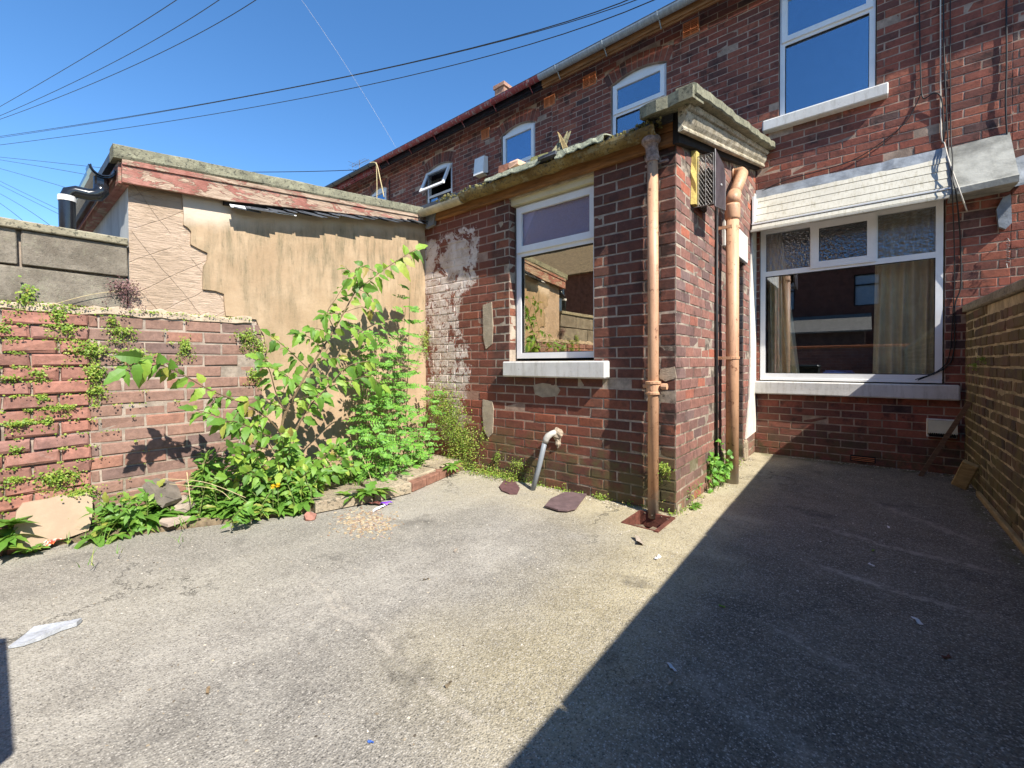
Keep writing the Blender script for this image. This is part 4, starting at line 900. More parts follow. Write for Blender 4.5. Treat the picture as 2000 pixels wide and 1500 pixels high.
# rear yard wall behind the camera (seen in the window reflections)
bwb = thing('boundary_wall', 'rear yard wall of brick behind the viewpoint, with terracotta coping tiles', 'wall')
mb = MB(); sheet(mb, 'y', -3.2, [(-4.2, 0), (.97, 0), (.97, 1.55), (-4.2, 1.55)]); bricks(mb, 'y', -3.2, -4.2, .97, 0, 1.55, bevel=.004); mb.box(-4.2, .97, -3.4, -3.205, 0, 1.54); mb.build('brickwork', ['mo_left', 'br_left'], bwb)
mb = MB(); x = -4.2
while x < .9: mb.box(x, x+.44, -3.44, -3.16, 1.552, 1.62, bev=.01); x += .45
mb.build('coping', 'terracotta', bwb)

# ---------------------------------------------------------------- terrace opposite, seen in the glass
ot = thing('opposite_terrace', 'row of brick houses across the back alley, mirrored in the windows', 'house')
YO = -12.
mb = MB(); OH = [(-16+3.1*k, -15.1+3.1*k, 3.6, 5.0) for k in range(9)]
sheet(mb, 'y', YO, [(-20, 0), (14, 0), (14, 5.6), (-20, 5.6)], OH, depth=.12); mb.box(-20, 14, -18, YO-.3, 0, 5.4)
mb.build('brick_wall', simple('far_brick', (.13, .055, .04), .9, .3, 5), ot)
mb = MB(); mb.poly([(-20, YO+.3, 5.55), (-20, -15.5, 8.2), (-20, -19, 5.55)], (34, 0, 0)); mb.build('roof', simple('brown_roof_tile', (.22, .17, .11), .9, .3, 8, .5), ot)
for (a, b, c, d) in OH:
    f = MB(); P = pm('y', YO-.1); bx = rect_frame(f, P, a, b, c, d, .05, 0, .05); bx(a+.05, b-.05, c+.9, c+.95); f_ = f.build('window', 'dark', ot)
    g = MB(); g.box(a+.05, b-.05, YO-.12, YO-.11, c+.05, d-.05); g.build('pane', simple('sky_tinted_pane', (.28, .36, .44), .3, .1), f_)  # blue-grey pane colour stands in for reflected sky
    break_ = None
mb = MB(); mb.poly([(-4.5, YO+3.5, 2.3), (-4.5, YO+.05, 3.1), (-4.5, YO+.05, 0), (-4.5, YO+3.5, 0)], (4.4, 0, 0)); mb.build('lean_to', simple('far_dark_wall', (.08, .05, .04), .9), ot)
mb = MB(); mb.poly([(-4.7, YO+3.7, 2.28), (-4.7, YO+.05, 3.2), (-4.7, YO+.05, 3.26), (-4.7, YO+3.7, 2.34)], (4.8, 0, 0)); mb.build('lean_to_roof', simple('lit_slate', (.20, .18, .15), .8, .3, 12, .5), ot)
for cx in (-13., -6.5, 1.): 
    mb = MB(); mb.box(cx-.5, cx+.5, -15.9, -15.2, 7.4, 9.2); mb.build('chimney', 'chimney', ot)
bb = thing('shadow_caster', 'unseen dark box added just outside the view at the left, casting a rounded shadow', 'bin')  # unseen box added only to cast the rounded shadow at the left edge
mb = MB(); mb.poly([(-1.72, -.9, 0), (-1.02, -.9, 0), (-.93, -.9, 1.0), (-1.80, -.9, 1.0)], (0, .60, 0)); mb.build('body', 'bin', bb)
mb = MB(); mb.box(-1.83, -.90, -.93, -.240, 1.002, 1.08, bev=.045); mb.build('lid', 'bin', bb)

# ---------------------------------------------------------------- drain, covers and things lying about
dr = thing('drain_gully', 'rusty sunken drain gully under the slim rainwater pipe', 'drain')
x0, x1, y0, y1 = drn
mb = MB()
mb.add([(x0, y0, 0), (x1, y0, 0), (x1, y1, 0), (x0, y1, 0), (x0, y0, -.14), (x1, y0, -.14), (x1, y1, -.14), (x0, y1, -.14)], [(0, 1, 5, 4), (1, 2, 6, 5), (2, 3, 7, 6), (3, 0, 4, 7), (4, 5, 6, 7)])
mb.box(x0-.004, x0+.012, y0, y1, -.10, .006); mb.box(x1-.012, x1+.012, y0-.02, y1, -.10, .012); mb.box(x0+.012, x1-.012, y1-.02, y1, -.1, .01); mb.box(x0+.0, x1-.012, y0-.004, y0+.008, -.1, .004)
mb.build('frame', 'rust', dr)
mb = MB(); blob(mb, ((x0+x1)/2, (y0+y1)/2-.03, -.12), .15, .15, .06, 14, 7, .3); mb.build('silt', 'debris', dr)
def gp(u, v, z=0.): return W(u, v, 2, z)
def flat(name, pix, th, mat, label, cat, z=.002, jit=0., **k):
    mb = MB(); mb.poly([gp(u, v, z)+Vector((0, 0, R.uniform(0, jit))) for u, v in pix], (0, 0, th)); return mb.build(name, mat, label=label, cat=cat, **k)
flat('slate_cover', [(1064, 990), (1076, 976), (1104, 963), (1146, 967), (1136, 980), (1125, 995), (1108, 999), (1090, 998)], .012, simple('purple_slate', (.13, .085, .085), .8, .2, 20, .6), 'flat purple slate lying on the concrete right of the grey waste pipe', 'slate', z=.014)
flat('slate_piece', [(975, 952), (985, 940), (1003, 938), (1015, 955), (1010, 966), (995, 966), (980, 960)], .012, simple('dark_red_slate', (.12, .06, .06), .8, .2, 20, .6), 'small dark red slate piece lying left of the grey waste pipe foot', 'slate')
mb = MB(); sh = [(16, 1267), (50, 1240), (66, 1230), (105, 1224), (135, 1217), (160, 1214), (150, 1223), (120, 1232), (80, 1250), (45, 1262)]
pts = [gp(u, v, .004) for u, v in sh]; n = len(pts); c = sum(pts, Vector())/n+Vector((0, 0, .012))
top = [p+Vector((0, 0, R.uniform(.002, .02))) for p in pts]; mb.add([c]+top+pts, [(0, i+1, (i+1) % n+1) for i in range(n)]+[(i+1, (i+1) % n+1, (i+1) % n+1+n, i+1+n) for i in range(n)])
mb.build('plastic_sheet', 'foil', label='torn grey plastic sheet lying on the sunlit concrete at the left', cat='sheet')
# board leaning at the foot of the left wall
mb = MB(); pts = [W(u, v, 0, -3.97) for u, v in ((20, 1072), (32, 1000), (44, 984), (100, 974), (118, 968), (150, 970), (170, 962), (181, 975), (179, 1010), (172, 1034), (120, 1052), (70, 1066))]
mb.poly([Vector((p.x-max(0, p.z)*.12, p.y, p.z)) for p in pts], (.035, 0, .0)); mb.build('render_slab', 'tanboard', label='broken sandy slab leaning on the foot of the left brick wall', cat='slab')
# kerbed bed
bd = thing('raised_bed', 'low kerbed bed of cracked flagstones along the sand rendered wall', 'bed')
mb = MB(); mb.poly([(XL-.004, 1.50, .004), (-3.26, 1.60, .004), (-3.16, 2.05, .004), (-3.20, 2.40, .004), (-3.36, YE-.002, .004), (XL-.004, YE-.002, .004)], (0, 0, .055)); mb.build('soil', 'earth', bd)
def stone(pts, z0, th, nm='flagstone', par=bd, mat='flag'):
    mb = MB(); c = sum((Vector((a, b, 0)) for a, b in pts), Vector())/len(pts); P0 = []
    for i, (a, b) in enumerate(pts):
        a2, b2 = pts[(i+1) % len(pts)]
        for t in (0, .33, .66): P0.append(Vector((a+(a2-a)*t+R.uniform(-.006, .006), b+(b2-b)*t+R.uniform(-.006, .006), z0)))
    n = len(P0); topo = [p+Vector((0, 0, th-.01)) for p in P0]; tp = [p+(c-p).xy.to_3d().normalized()*.012+Vector((0, 0, th+R.uniform(-.003, .003))) for p in P0]
    mb.add(P0+topo+tp+[Vector((c.x, c.y, z0+th+.002))], [(i, (i+1) % n, (i+1) % n+n, i+n) for i in range(n)]+[(i+n, (i+1) % n+n, (i+1) % n+2*n, i+2*n) for i in range(n)]+[(i+2*n, (i+1) % n+2*n, 3*n) for i in range(n)])
    return mb.build(nm, mat, par)
stone([(-3.25, 1.58), (-3.14, 2.0), (-3.50, 2.08), (-3.62, 1.66)], .01, .085); stone([(-3.13, 2.02), (-3.10, 2.36), (-3.50, 2.40), (-3.49, 2.10)], .01, .095)
stone([(-3.22, 2.40), (-3.30, 2.82), (-3.75, 2.78), (-3.70, 2.42)], .02, .085); stone([(-3.32, 2.85), (-3.42, 3.26), (-3.9, 3.26), (-3.80, 2.82)], .02, .085); stone([(-3.52, 1.70), (-3.54, 2.06), (-3.9, 2.06), (-3.85, 1.72)], .02, .06)
for k in range(4):
    a = Vector((-3.105, 2.40, 0)).lerp(Vector((-3.34, 3.25, 0)), k/4+.005); b = Vector((-3.105, 2.40, 0)).lerp(Vector((-3.34, 3.25, 0)), (k+1)/4-.008)
    d = (b-a).normalized(); nn_ = Vector((d.y, -d.x, 0))
    mb = MB(); mb.box(0, (b-a).length, 0, .105, 0, .085+R.uniform(-.006, .006), bev=.008, jit=.003)
    mb.v = [tuple(a+d*x-nn_*(.02+y)+Vector((0, 0, z))) for x, y, z in mb.v]; mb.build('kerb_brick', simple('worn_kerb_brick', (.22, .11, .075), .9, .35, 14, .7), bd)
mb = MB(); nx_ = 26; ny_ = 30; g = []
for j in range(ny_+1):
    for i in range(nx_+1):
        s_, t = i/nx_, j/ny_; y = .1+1.48*t; xo_ = -4.03+s_*(.06+max(0, (y-.3))*.52)
        g.append((xo_, y+R.uniform(-.01, .01)*(0 < i), (.012+.06*(1-s_)+R.uniform(0, .03))*(1 if i < nx_ else 0)-(.004 if i == nx_ else 0)))
mb.add(g, [(j*(nx_+1)+i, j*(nx_+1)+i+1, (j+1)*(nx_+1)+i+1, (j+1)*(nx_+1)+i) for j in range(ny_) for i in range(nx_)]); mb.build('soil_strip', 'earth', kind='structure')
def rock(name, u, v, s_, mat, label, cat='stone', z=.04, flatn=.5, X=None, grp=None):
    c = W(u, v, 0, X) if X else gp(u, v, z); mb = MB(); rr = random.Random(int(u*7+v)); pts = []
    n = 7; a0 = rr.random()*6
    q = []
    for i in range(n): a = a0+2*math.pi*i/n; q.append(Vector((math.cos(a)*s_*rr.uniform(.7, 1.15), math.sin(a)*s_*rr.uniform(.6, 1.1), 0)))
    rot = Matrix.Rotation(rr.uniform(-.6, .6), 3, 'X') @ Matrix.Rotation(rr.uniform(-.4, .7), 3, 'Y')
    lo = [c+rot @ (p*.95+Vector((0, 0, -s_*flatn*.5))) for p in q]; hi = [c+rot @ (p*.9+Vector((0, 0, s_*flatn*.5+rr.uniform(-.1, .1)*s_*.3))) for p in q]
    mb.add(lo+hi, [tuple(range(n))[::-1], tuple(range(n, 2*n))]+[(i, (i+1) % n, (i+1) % n+n, i+n) for i in range(n)])
    return mb.build(name, mat, label=label, cat=cat, group=grp)
rock('slab_fragment', 320, 958, .16, simple('dark_flag', (.16, .135, .11), .9, .25, 12, .7), 'dark broken slab propped against the left wall among the weeds', flatn=.22, X=-3.94)
rock('slab_fragment', 356, 985, .12, 'stone_frag', 'tan broken slab lying right of the dark propped slab', flatn=.3, X=-3.88)
rock('slab_fragment', 288, 990, .07, simple('brown_flag', (.13, .09, .07), .9, .25, 12, .7), 'small brown slab fragment left of the dark propped slab', flatn=.3, X=-3.95)
rock('stone', 418, 982, .04, simple('pale_pebble', (.45, .38, .33), .9, .15, 12, .5), 'pale rounded stone in the weeds below the sapling', flatn=.5, z=.05)
flat('slate_sliver', [(310, 1024), (322, 1012), (350, 1010), (376, 1014), (352, 1022), (328, 1030)], .02, simple('pinkish_sliver', (.42, .33, .27), .9, .15, 15, .5), 'pale pinkish stone sliver on the concrete edge below the rubble', 'stone', z=.05)
rock('brick_fragment', 605, 1010, .05, simple('red_frag', (.32, .15, .11), .9, .3, 20, .7), 'worn red brick fragment at the left end of the bed kerb', 'brick', z=.02)
# printed plastic packaging
t = T('printed_film', .4); c = t.ramp(t.noise(15, 2, .5, dist=.5), [(0, (.75, .75, .72)), (.42, (.78, .76, .7)), (.48, (.75, .30, .10)), (.55, (.70, .05, .04)), (.6, (.8, .75, .6)), (.68, (.25, .45, .12)), (.75, (.78, .74, .7))]); t.col(c); M['film'] = t.m
mb = MB(); vs = []; n = 16; m_ = 6; A = gp(84, 1062, .03); B = gp(196, 1024, .03)
for i in range(n+1):
    for j in range(m_+1):
        s_, q = i/n, j/m_-.5; p = A.lerp(B, s_)+Vector((.06+.12*q*(.5+s_), -.03*q, 0)); vs.append(p+Vector((R.uniform(-.008, .008), R.uniform(-.008, .008), R.uniform(0, .035))))
mb.add(vs, [(i*(m_+1)+j, i*(m_+1)+j+1, (i+1)*(m_+1)+j+1, (i+1)*(m_+1)+j) for i in range(n) for j in range(m_)]); mb.build('food_packet', 'film', label='crumpled white and orange plastic packet at the foot of the left wall', cat='packet')
mb = MB(); vs = []; A = gp(722, 984, .01); B = gp(762, 985, .012)
for i in range(9):
    for j in range(4): p = A.lerp(B, i/8); vs.append(p+Vector((R.uniform(-.004, .004), (j-1.5)*.02, R.uniform(.0, .022))))
mb.add(vs, [(i*4+j, i*4+j+1, i*4+5+j, i*4+4+j) for i in range(8) for j in range(3)], 0); mb.mi = [0 if k < 14 else 1 for k in range(len(mb.mi))]
mb.build('sweet_wrapper', [simple('dark_foil_wrapper', (.16, .06, .05), .3, .6, 60), simple('violet_foil', (.16, .03, .5), .3)], label='crumpled dark and violet sweet wrapper below the bed kerb', cat='wrapper')
mb = MB(); vs = []
A = gp(728, 997, .006)
for i in range(7):
    for j in range(4): vs.append(A+Vector((.02*i*-.4, .025*i, 0))+Vector((.016*j, -.01*j, R.uniform(.002, .014))))
mb.add(vs, [(i*4+j, i*4+j+1, i*4+5+j, i*4+4+j) for i in range(6) for j in range(3)]); mb.build('plastic_film', 'white_wrap', label='thin clear white plastic film scrap in front of the violet wrapper', cat='scrap')
# pale debris heap and loose chips
def chips(name, area, n, mat, smin, smax, label=None, cat=None, kind='stuff', col2=None):
    mb = MB()
    for _ in range(n):
        p = area(); s_ = R.uniform(smin, smax); a = R.uniform(0, 6.3); e = R.uniform(.25, 1)
        d = Vector((math.cos(a), math.sin(a), 0))*s_; f = Vector((-math.sin(a), math.cos(a), 0))*s_*e; h = Vector((0, 0, s_*R.uniform(.15, .6)))
        mb.add([p-d-f, p+d-f*.7, p+d*.8+f, p-d*.9+f*.8, p-d*.6-f*.5+h, p+d*.6-f*.4+h, p+d*.5+f*.6+h, p-d*.6+f*.5+h], [(0, 1, 5, 4), (1, 2, 6, 5), (2, 3, 7, 6), (3, 0, 4, 7), (4, 5, 6, 7)])
    return mb.build(name, mat, label=label, cat=cat, kind=kind)
t = T('mixed_grit', .95); t.col(t.ramp(t.rnd(), [(0, (.06, .05, .04)), (.3, (.25, .2, .14)), (.6, (.45, .38, .28)), (1, (.65, .6, .52))])); M['grit'] = t.m
t = T('dry_chaff', .95); t.col(t.ramp(t.rnd(), [(0, (.22, .14, .10)), (.4, (.36, .27, .16)), (.8, (.44, .36, .24)), (1, (.26, .19, .18))])); M['chaff'] = t.m
def g_area(u0, u1, v0, v1):
    def f():
        while True:
            q = R.gauss(0, .4), R.gauss(0, .4)
            if abs(q[0]) < 1 and abs(q[1]) < 1: return gp((u0+u1)/2+q[0]*(u1-u0)/2, (v0+v1)/2+q[1]*(v1-v0)/2, .002)
    return f
chips('chaff_heap', g_area(640, 790, 985, 1055), 520, 'chaff', .004, .014, 'pale dry chaff strewn on the concrete below the bed', 'chaff')
def yard():
    while True:
        p = Vector((R.uniform(-3.9, .7), R.uniform(.1, 5.9), .001))
        if p.x > XE and p.y < 6 or p.y < 3.1:
            if not (drn[0] < p.x < drn[1] and drn[2] < p.y < drn[3]): return p
chips('yard_grit', yard, 1500, 'grit', .002, .0055, 'loose pale grit and chips scattered over the yard concrete', 'grit')
def near_wall():
    k = R.random()
    if k < .4: return Vector((R.uniform(-3.1, XE), YE-abs(R.gauss(0, .06))-.01, .001))
    if k < .6: return Vector((XE+abs(R.gauss(0, .06))+.01, R.uniform(YE, 5.9), .001))
    if k < .8: return Vector((XR-abs(R.gauss(0, .06)), R.uniform(3.5, 6.1), .001))
    return Vector((R.uniform(-.9, .7), YF-abs(R.gauss(0, .06)), .001))
chips('wall_foot_grit', near_wall, 800, 'grit', .003, .009, 'gritty crumbs gathered along the foot of the brick walls', 'grit')
for i, (u, v, s_, mt, lb) in enumerate([(1702, 1104, .016, 'white_wrap', 'white twisted paper scrap beside the shadowed middle of the yard'), (1705, 1076, .014, 'leaf', 'small green leaf scrap on the shaded concrete'), (1791, 1214, .022, 'white_wrap', 'white paper scrap on the shaded concrete at the right'), (1312, 1305, .018, 'white_wrap', 'pale grey scrap on the shaded concrete near the shadow edge'), (1310, 1332, .014, 'stone_frag', 'pinkish stone chip on the shaded concrete near the shadow edge'), (1848, 1284, .016, 'rust', 'rusty brown chip on the shaded concrete far right'), (1248, 1058, .05, 'stone_frag', 'pale flat mortar crust on the concrete in front of the drain'), (1285, 1090, .025, 'white_wrap', 'tiny white scrap on the sunlit concrete in front of the drain'), (724, 1450, .008, 'blue_item', 'small blue plastic strip on the sunlit concrete at the bottom'), (406, 1350, .014, 'debris2', 'curled dry brown leaf on the sunlit concrete'), (1735, 1030, .016, 'white_wrap', 'thin white scrap on the shaded concrete near the big window'), (876, 1338, .014, 'debris', 'small dark crumb on the sunlit concrete'), (1410, 1185, .012, 'leaf', 'tiny leaf fragment on the shaded concrete'), (890, 1075, .02, 'stone_frag', 'small tan mortar lump on the sunlit concrete in the middle of the yard'), (832, 1132, .014, 'debris', 'dark soil crumb on the sunlit concrete in the middle of the yard')]):
    mb = MB(); p = gp(u, v, .003); a = R.uniform(0, 3); vs = []
    for k in range(5): vs += [p+Vector((math.cos(a), math.sin(a), 0))*s_*(k-2)*.6+Vector((-math.sin(a), math.cos(a), 0))*(s_*.35*q)+Vector((0, 0, R.uniform(.0, s_*.5)+.001)) for q in (-1, 1)]
    mb.add(vs, [(2*k, 2*k+1, 2*k+3, 2*k+2) for k in range(4)]); mb.add([v+Vector((0, 0, -.0015)) for v in vs], [(2*k, 2*k+2, 2*k+3, 2*k+1) for k in range(4)])
    nm = {'white_wrap': 'paper_scrap', 'leaf': 'leaf_scrap', 'stone_frag': 'stone_chip', 'rust': 'rusty_chip', 'blue_item': 'plastic_strip', 'debris2': 'dry_leaf', 'debris': 'crumb'}[mt]; mb.build(nm, mt, label=lb, cat='litter')
# timber at the right
mb = MB(); a = Vector((.41, 5.93, .0)); b = Vector((.735, 5.83, .77)); d = (b-a).normalized(); s1 = d.cross(Vector((0, 1, 0))).normalized(); s2 = d.cross(s1)
mb.add([a+s1*p+s2*q+(d*(.0 if L == 0 else (b-a).length)) for L in (0, 1) for p, q in ((-.018, -.008), (.018, -.008), (.018, .008), (-.018, .008))], [(0, 1, 2, 3), (4, 7, 6, 5), (0, 4, 5, 1), (1, 5, 6, 2), (2, 6, 7, 3), (3, 7, 4, 0)])
mb.build('timber_batten', simple('brown_batten', (.17, .10, .055), .85, .3, 8, .5, streak=(1, 1, 6)), label='thin brown timber batten leaning in the corner across the cream vent', cat='batten')
mb = MB(); a = Vector((.60, 5.62, .03)); b = Vector((.715, 5.5, .30)); a = gp(1873, 950, .02); b = Vector((.70, a.y-.12, .26)); d = (b-a).normalized(); s1 = d.cross(Vector((.3, 1, 0))).normalized(); s2 = d.cross(s1)
L_ = (b-a).length; mb.box(0, L_, -.055, .055, -.022, .022, bev=.008, jit=.003); mb.v = [tuple(a+d*x+s1*y+s2*z) for x, y, z in mb.v]
mb.build('timber_block', simple('yellow_old_wood', (.36, .25, .10), .85, .3, 9, .6, streak=(1, 1, 4)), label='short stout yellowish timber block leaning on the right wall foot', cat='timber')
mb = MB(); mb.box(.715, .742, 2.6, 5.35, .0, .045, bev=.005, jit=.002); mb.build('skirting_strip', 'wood_old', label='long weathered timber strip lying along the foot of the right wall', cat='timber')

# ---------------------------------------------------------------- cables
def cable(name, label, pts, r=.006, mat='cable', cat='cable', sub=6, grp=None):
    P_ = [Vector(p) for p in pts]; out = []
    for i in range(len(P_)-1):
        p0, p1, p2, p3 = P_[max(i-1, 0)], P_[i], P_[i+1], P_[min(i+2, len(P_)-1)]
        for k in range(sub):
            t = k/sub; out.append(.5*((2*p1)+(p2-p0)*t+(2*p0-5*p1+4*p2-p3)*t*t+(3*p1-p0-3*p2+p3)*t**3))
    out.append(P_[-1]); mb = MB(); mb.tube(out, r, 6); return mb.build(name, mat, label=label, cat=cat, smooth=True, group=grp)
yw = YF-.02
cable('wall_cable', 'black cable dropping over the hood to the sill corner of the big window', [(.565, yw, 5.56), (.57, yw, 4.9), (.575, yw-.01, 4.3), (.60, yw, 3.6), (.61, yw-.03, 3.33), (.60, 6.0, 3.12), (.62, 5.84, 2.82), (.63, 5.81, 2.74), (.68, 6.05, 2.5), (.705, yw, 2.3), (.71, yw, 1.9), (.67, yw, 1.7), (.665, yw, 1.25), (.60, yw, 1.08), (.40, 6.15, .955)])
cable('wall_cable', 'pale cable running straight down the wall beside the black one onto the hood', [(.545, yw, 5.56), (.55, yw, 4.5), (.56, yw, 3.5), (.585, yw-.02, 3.34), (.60, 5.98, 3.10), (.66, 5.82, 2.73), (.72, 5.95, 2.58)], .006, 'cable_w')
cable('wall_cable', 'thin black cable right of the pale one, hanging beside the big window', [(.615, yw, 5.56), (.62, yw, 4.4), (.63, yw, 3.45), (.625, 6.0, 3.13), (.605, 5.80, 2.75), (.65, 6.1, 2.4), (.665, yw, 2.0), (.655, yw, 1.6), (.63, yw, 1.2), (.55, yw, 1.05), (.38, 6.14, .96)], .005)
cable('wall_cable', 'black cable looping from the upper left of the cables into the main drop', [(.385, yw, 5.56), (.39, yw, 4.9), (.40, yw, 4.4), (.41, yw, 4.0), (.43, yw-.01, 3.86), (.50, yw-.02, 3.88), (.555, yw-.02, 3.82), (.575, yw, 3.6), (.58, yw, 3.35)], .006)
cable('wall_cable', 'thin black cable sagging diagonally across the bricks above the white hood', [(.41, yw, 3.92), (.30, yw, 3.68), (.10, yw, 3.52), (-.15, yw, 3.40), (-.45, yw, 3.37), (-.8, yw, 3.35), (-1.05, yw, 3.28)], .005)
cable('wall_cable', 'black cable clipped down the wall at the far right edge above the lead flashing', [(.985, yw, 5.56), (.99, yw, 4.9), (1.0, yw, 4.0), (.995, yw-.01, 3.6), (1.01, yw, 3.25), (1.02, yw-.03, 3.1)], .007)
cable('wall_cable', 'dark cable running down the party line between the red guttered house and the end house', [(-8.86, yw-.01, 5.55), (-8.86, yw-.01, 4.9), (-8.86, yw-.01, 3.0)], .012)
cable('hanging_wire', 'pale thin wire hanging straight down from the end house gutter', [(-8.75, 5.74, 5.77), (-8.73, 5.74, 5.2), (-8.75, 5.74, 4.6), (-8.76, 5.76, 4.0)], .010, 'straw', 'wire')
c = W(735, 320, 1, 5.74); e = W(750, 385, 1, 5.74)
cable('dead_stalk', 'dead plant stalk drooping from the black gutter of the end house', [W(722, 318, 1, 5.7), c, W(743, 352, 1, 5.74), e], .012, 'straw', 'stalk')
mb = MB(); p = W(1968, 482, 1, 6.14); hx = [Vector((p.x+.012*math.cos(t*2.4), 6.14+.012*math.sin(t*2.4), p.z+.05-t*.0075)) for t in range(0, 28)]; mb.tube([Vector((p.x, 6.2, p.z+.09)), Vector((p.x, 6.14, p.z+.08))]+hx+[Vector((p.x, 6.14, p.z-.20))], .0035, 5)
mb.build('line_spring', 'steel', label='small galvanised spring hook on the bricks above the right yard wall', cat='hook')
def D(u, v, d): return CAM+ray(u, v)*d
def wire(label, pp, r=.012, mat='cable', grp='overhead wires crossing the sky'):
    P3 = [D(*q) for q in pp]; mb = MB(); n = 24; out = []
    for i in range(n+1):                    # parabola through the three points
        t = i/n; a, b, c_ = P3; out.append(a*((1-t)*(1-2*t))+b*(4*t*(1-t))+c_*(t*(2*t-1)))
    mb.tube(out, r, 5); mb.build('overhead_wire', mat, label=label, cat='wire', group=grp, smooth=True)
wire('uppermost overhead wire of the left trio, leaving at the top edge furthest left', [(-40, 231, 26), (165, 112, 18), (362, -12, 13)])
wire('middle overhead wire of the left trio', [(-40, 243, 26), (190, 138, 19), (445, -12, 13)])
wire('lowest overhead wire of the left trio, reaching the top edge furthest right', [(-40, 247, 26), (230, 142, 18), (520, -14, 13)])
wire('upper wire of the long pair sweeping across the whole sky to the roof', [(-40, 272, 26), (600, 165, 15), (1290, -30, 9)])
wire('lower wire of the long pair sweeping across the sky, crossing the upper one', [(-40, 275, 26), (600, 166, 15.5), (1310, -28, 9)], .010)
wire('long single wire sagging below the sweeping pair', [(-40, 288, 26), (600, 190, 16), (1330, -25, 9)])
wire('wire from the left edge to the outbuilding roof, highest of the low ones', [(-40, 303, 30), (90, 316, 25), (225, 331, 20)])
wire('wire from the left edge ending behind the gutter outlet', [(-40, 306, 30), (90, 327, 25), (215, 350, 20)])
wire('slanting wire ending above the black swan neck bend', [(-40, 318, 30), (70, 349, 25), (190, 385, 20)])
wire('upper of two close slanting wires left of the black downpipe', [(-40, 334, 30), (60, 383, 25), (160, 430, 20)])
wire('lower of two close slanting wires left of the black downpipe', [(-40, 341, 30), (50, 386, 25), (140, 430, 20)])
wire('steep slanting wire near the left edge above the coping', [(-40, 358, 30), (30, 395, 25), (100, 442, 20)])
wire('lowest short wire at the left edge just above the coping', [(-40, 372, 30), (10, 404, 25), (60, 445, 20)])
wire('single wire from the outbuilding roof across to the end house gutter', [(420, 336, 16), (600, 335, 15), (745, 329, 14)])
wire('faint pale thread of wire falling from the top edge towards the end house', [(575, -20, 12), (680, 135, 13), (778, 296, 14)], .003, 'cable_w')
# aerials
def aerial(label, u, v, y, s_=1., h=.8):
    p = W(u, v, 1, y); t = thing('tv_aerial', label, 'aerial'); mb = MB(); mb.tube([p+Vector((0, 0, -h)), p+Vector((0, 0, .12))], .015, 6); mb.build('mast', 'steel', t)
    mb = MB(); mb.tube([p+Vector((-.45, 0, 0))*s_, p+Vector((.55, 0, -.06))*s_], .01, 5)
    for k in range(9): q = p+Vector((-.4+.11*k, 0, -.006*k))*s_; mb.tube([q+Vector((0, -.14, .0))*s_, q+Vector((0, .14, 0))*s_], .006, 4)
    for z in (-.12, .12): mb.tube([p+Vector((-.42, -.15, z))*s_, p+Vector((-.42, .15, z))*s_], .006, 4); mb.tube([p+Vector((-.42, 0, 0))*s_, p+Vector((-.42, 0, z))*s_], .006, 4)
    mb.build('antenna', 'steel', t)
aerial('small television aerial on the end house chimney', 702, 318, 10.1, 1.3, 1.0)

# ---------------------------------------------------------------- plants
def leaf(mb, p, d, nrm, L, wd, droop=.35, seg=5, fold=.25, serr=.0):
    d = d.normalized(); s_ = d.cross(nrm).normalized(); n = s_.cross(d).normalized(); vs = []
    for i in range(seg+1):
        t = i/seg; wv = wd*math.sin(math.pi*min(1, t*.92+.06)**.85)*(1-.12*t) if 0 < i < seg else (0.08*wd if i == 0 else .0)
        if serr and 0 < i < seg: wv *= 1+serr*(1 if i % 2 else -1)
        c = p+d*(L*t)-n*(droop*L*t*t)-Vector((0, 0, droop*.5*L*t*t)); vs += [c-s_*wv+n*wv*fold, c, c+s_*wv+n*wv*fold]
    fs = []
    for i in range(seg): a = i*3; fs += [(a, a+1, a+4, a+3), (a+1, a+2, a+5, a+4)]
    mb.add(vs, fs)
def rv(s_=1.): return Vector((R.uniform(-s_, s_), R.uniform(-s_, s_), R.uniform(-s_, s_)))
def spl(P_, sub=6):
    out = []
    for i in range(len(P_)-1):
        p0, p1, p2, p3 = P_[max(i-1, 0)], P_[i], P_[i+1], P_[min(i+2, len(P_)-1)]
        for k in range(sub): t = k/sub; out.append(.5*((2*p1)+(p2-p0)*t+(2*p0-5*p1+4*p2-p3)*t*t+(3*p1-p0-3*p2+p3)*t**3))
    return out+[P_[-1]]
LS = 1.
def leafy(lm, path, start, step, L0, L1, wr=.27, droop=.3, face=Vector((.75, -.35, .55)), serr=.12, spread=.75):
    acc = 0; sd = 1; tot = sum((path[i+1]-path[i]).length for i in range(len(path)-1)); run = 0
    for i in range(len(path)-1):
        seg = path[i+1]-path[i]; run += seg.length; acc += seg.length
        if run/tot < start: continue
        while acc > step:
            acc -= step; sd = -sd; dd = seg.normalized(); n = (face+rv(.65)).normalized(); side = dd.cross(n).normalized()*sd
            dirn = (side*spread+dd*.7+rv(.25)+Vector((0, 0, -.15))).normalized(); L = R.uniform(L0*.75, L1)*LS
            if LS > 1: dirn.z -= .35; dirn.normalize()
            leaf(lm, path[i+1]+dirn*.012, dirn, n, L, L*R.uniform(wr, wr*1.35), R.uniform(.1, droop+.45), 7, R.uniform(-.1, .5), serr)
    dd = (path[-1]-path[-2]).normalized(); leaf(lm, path[-1], dd+rv(.2), (face+rv(.3)).normalized(), L1, L1*wr, droop*.6, 6, .15, serr)
def stems(sm, path, r0, r1): sm.tube(path, [r0+(r1-r0)*i/(len(path)-1) for i in range(len(path))], 6)
el = thing('sapling', 'leafy elm-like sapling with toothed leaves leaning up against the sand rendered wall', 'sapling')
LS = 1.06; lm, sm = MB(), MB()
root = Vector((-3.62, 1.50, .03))
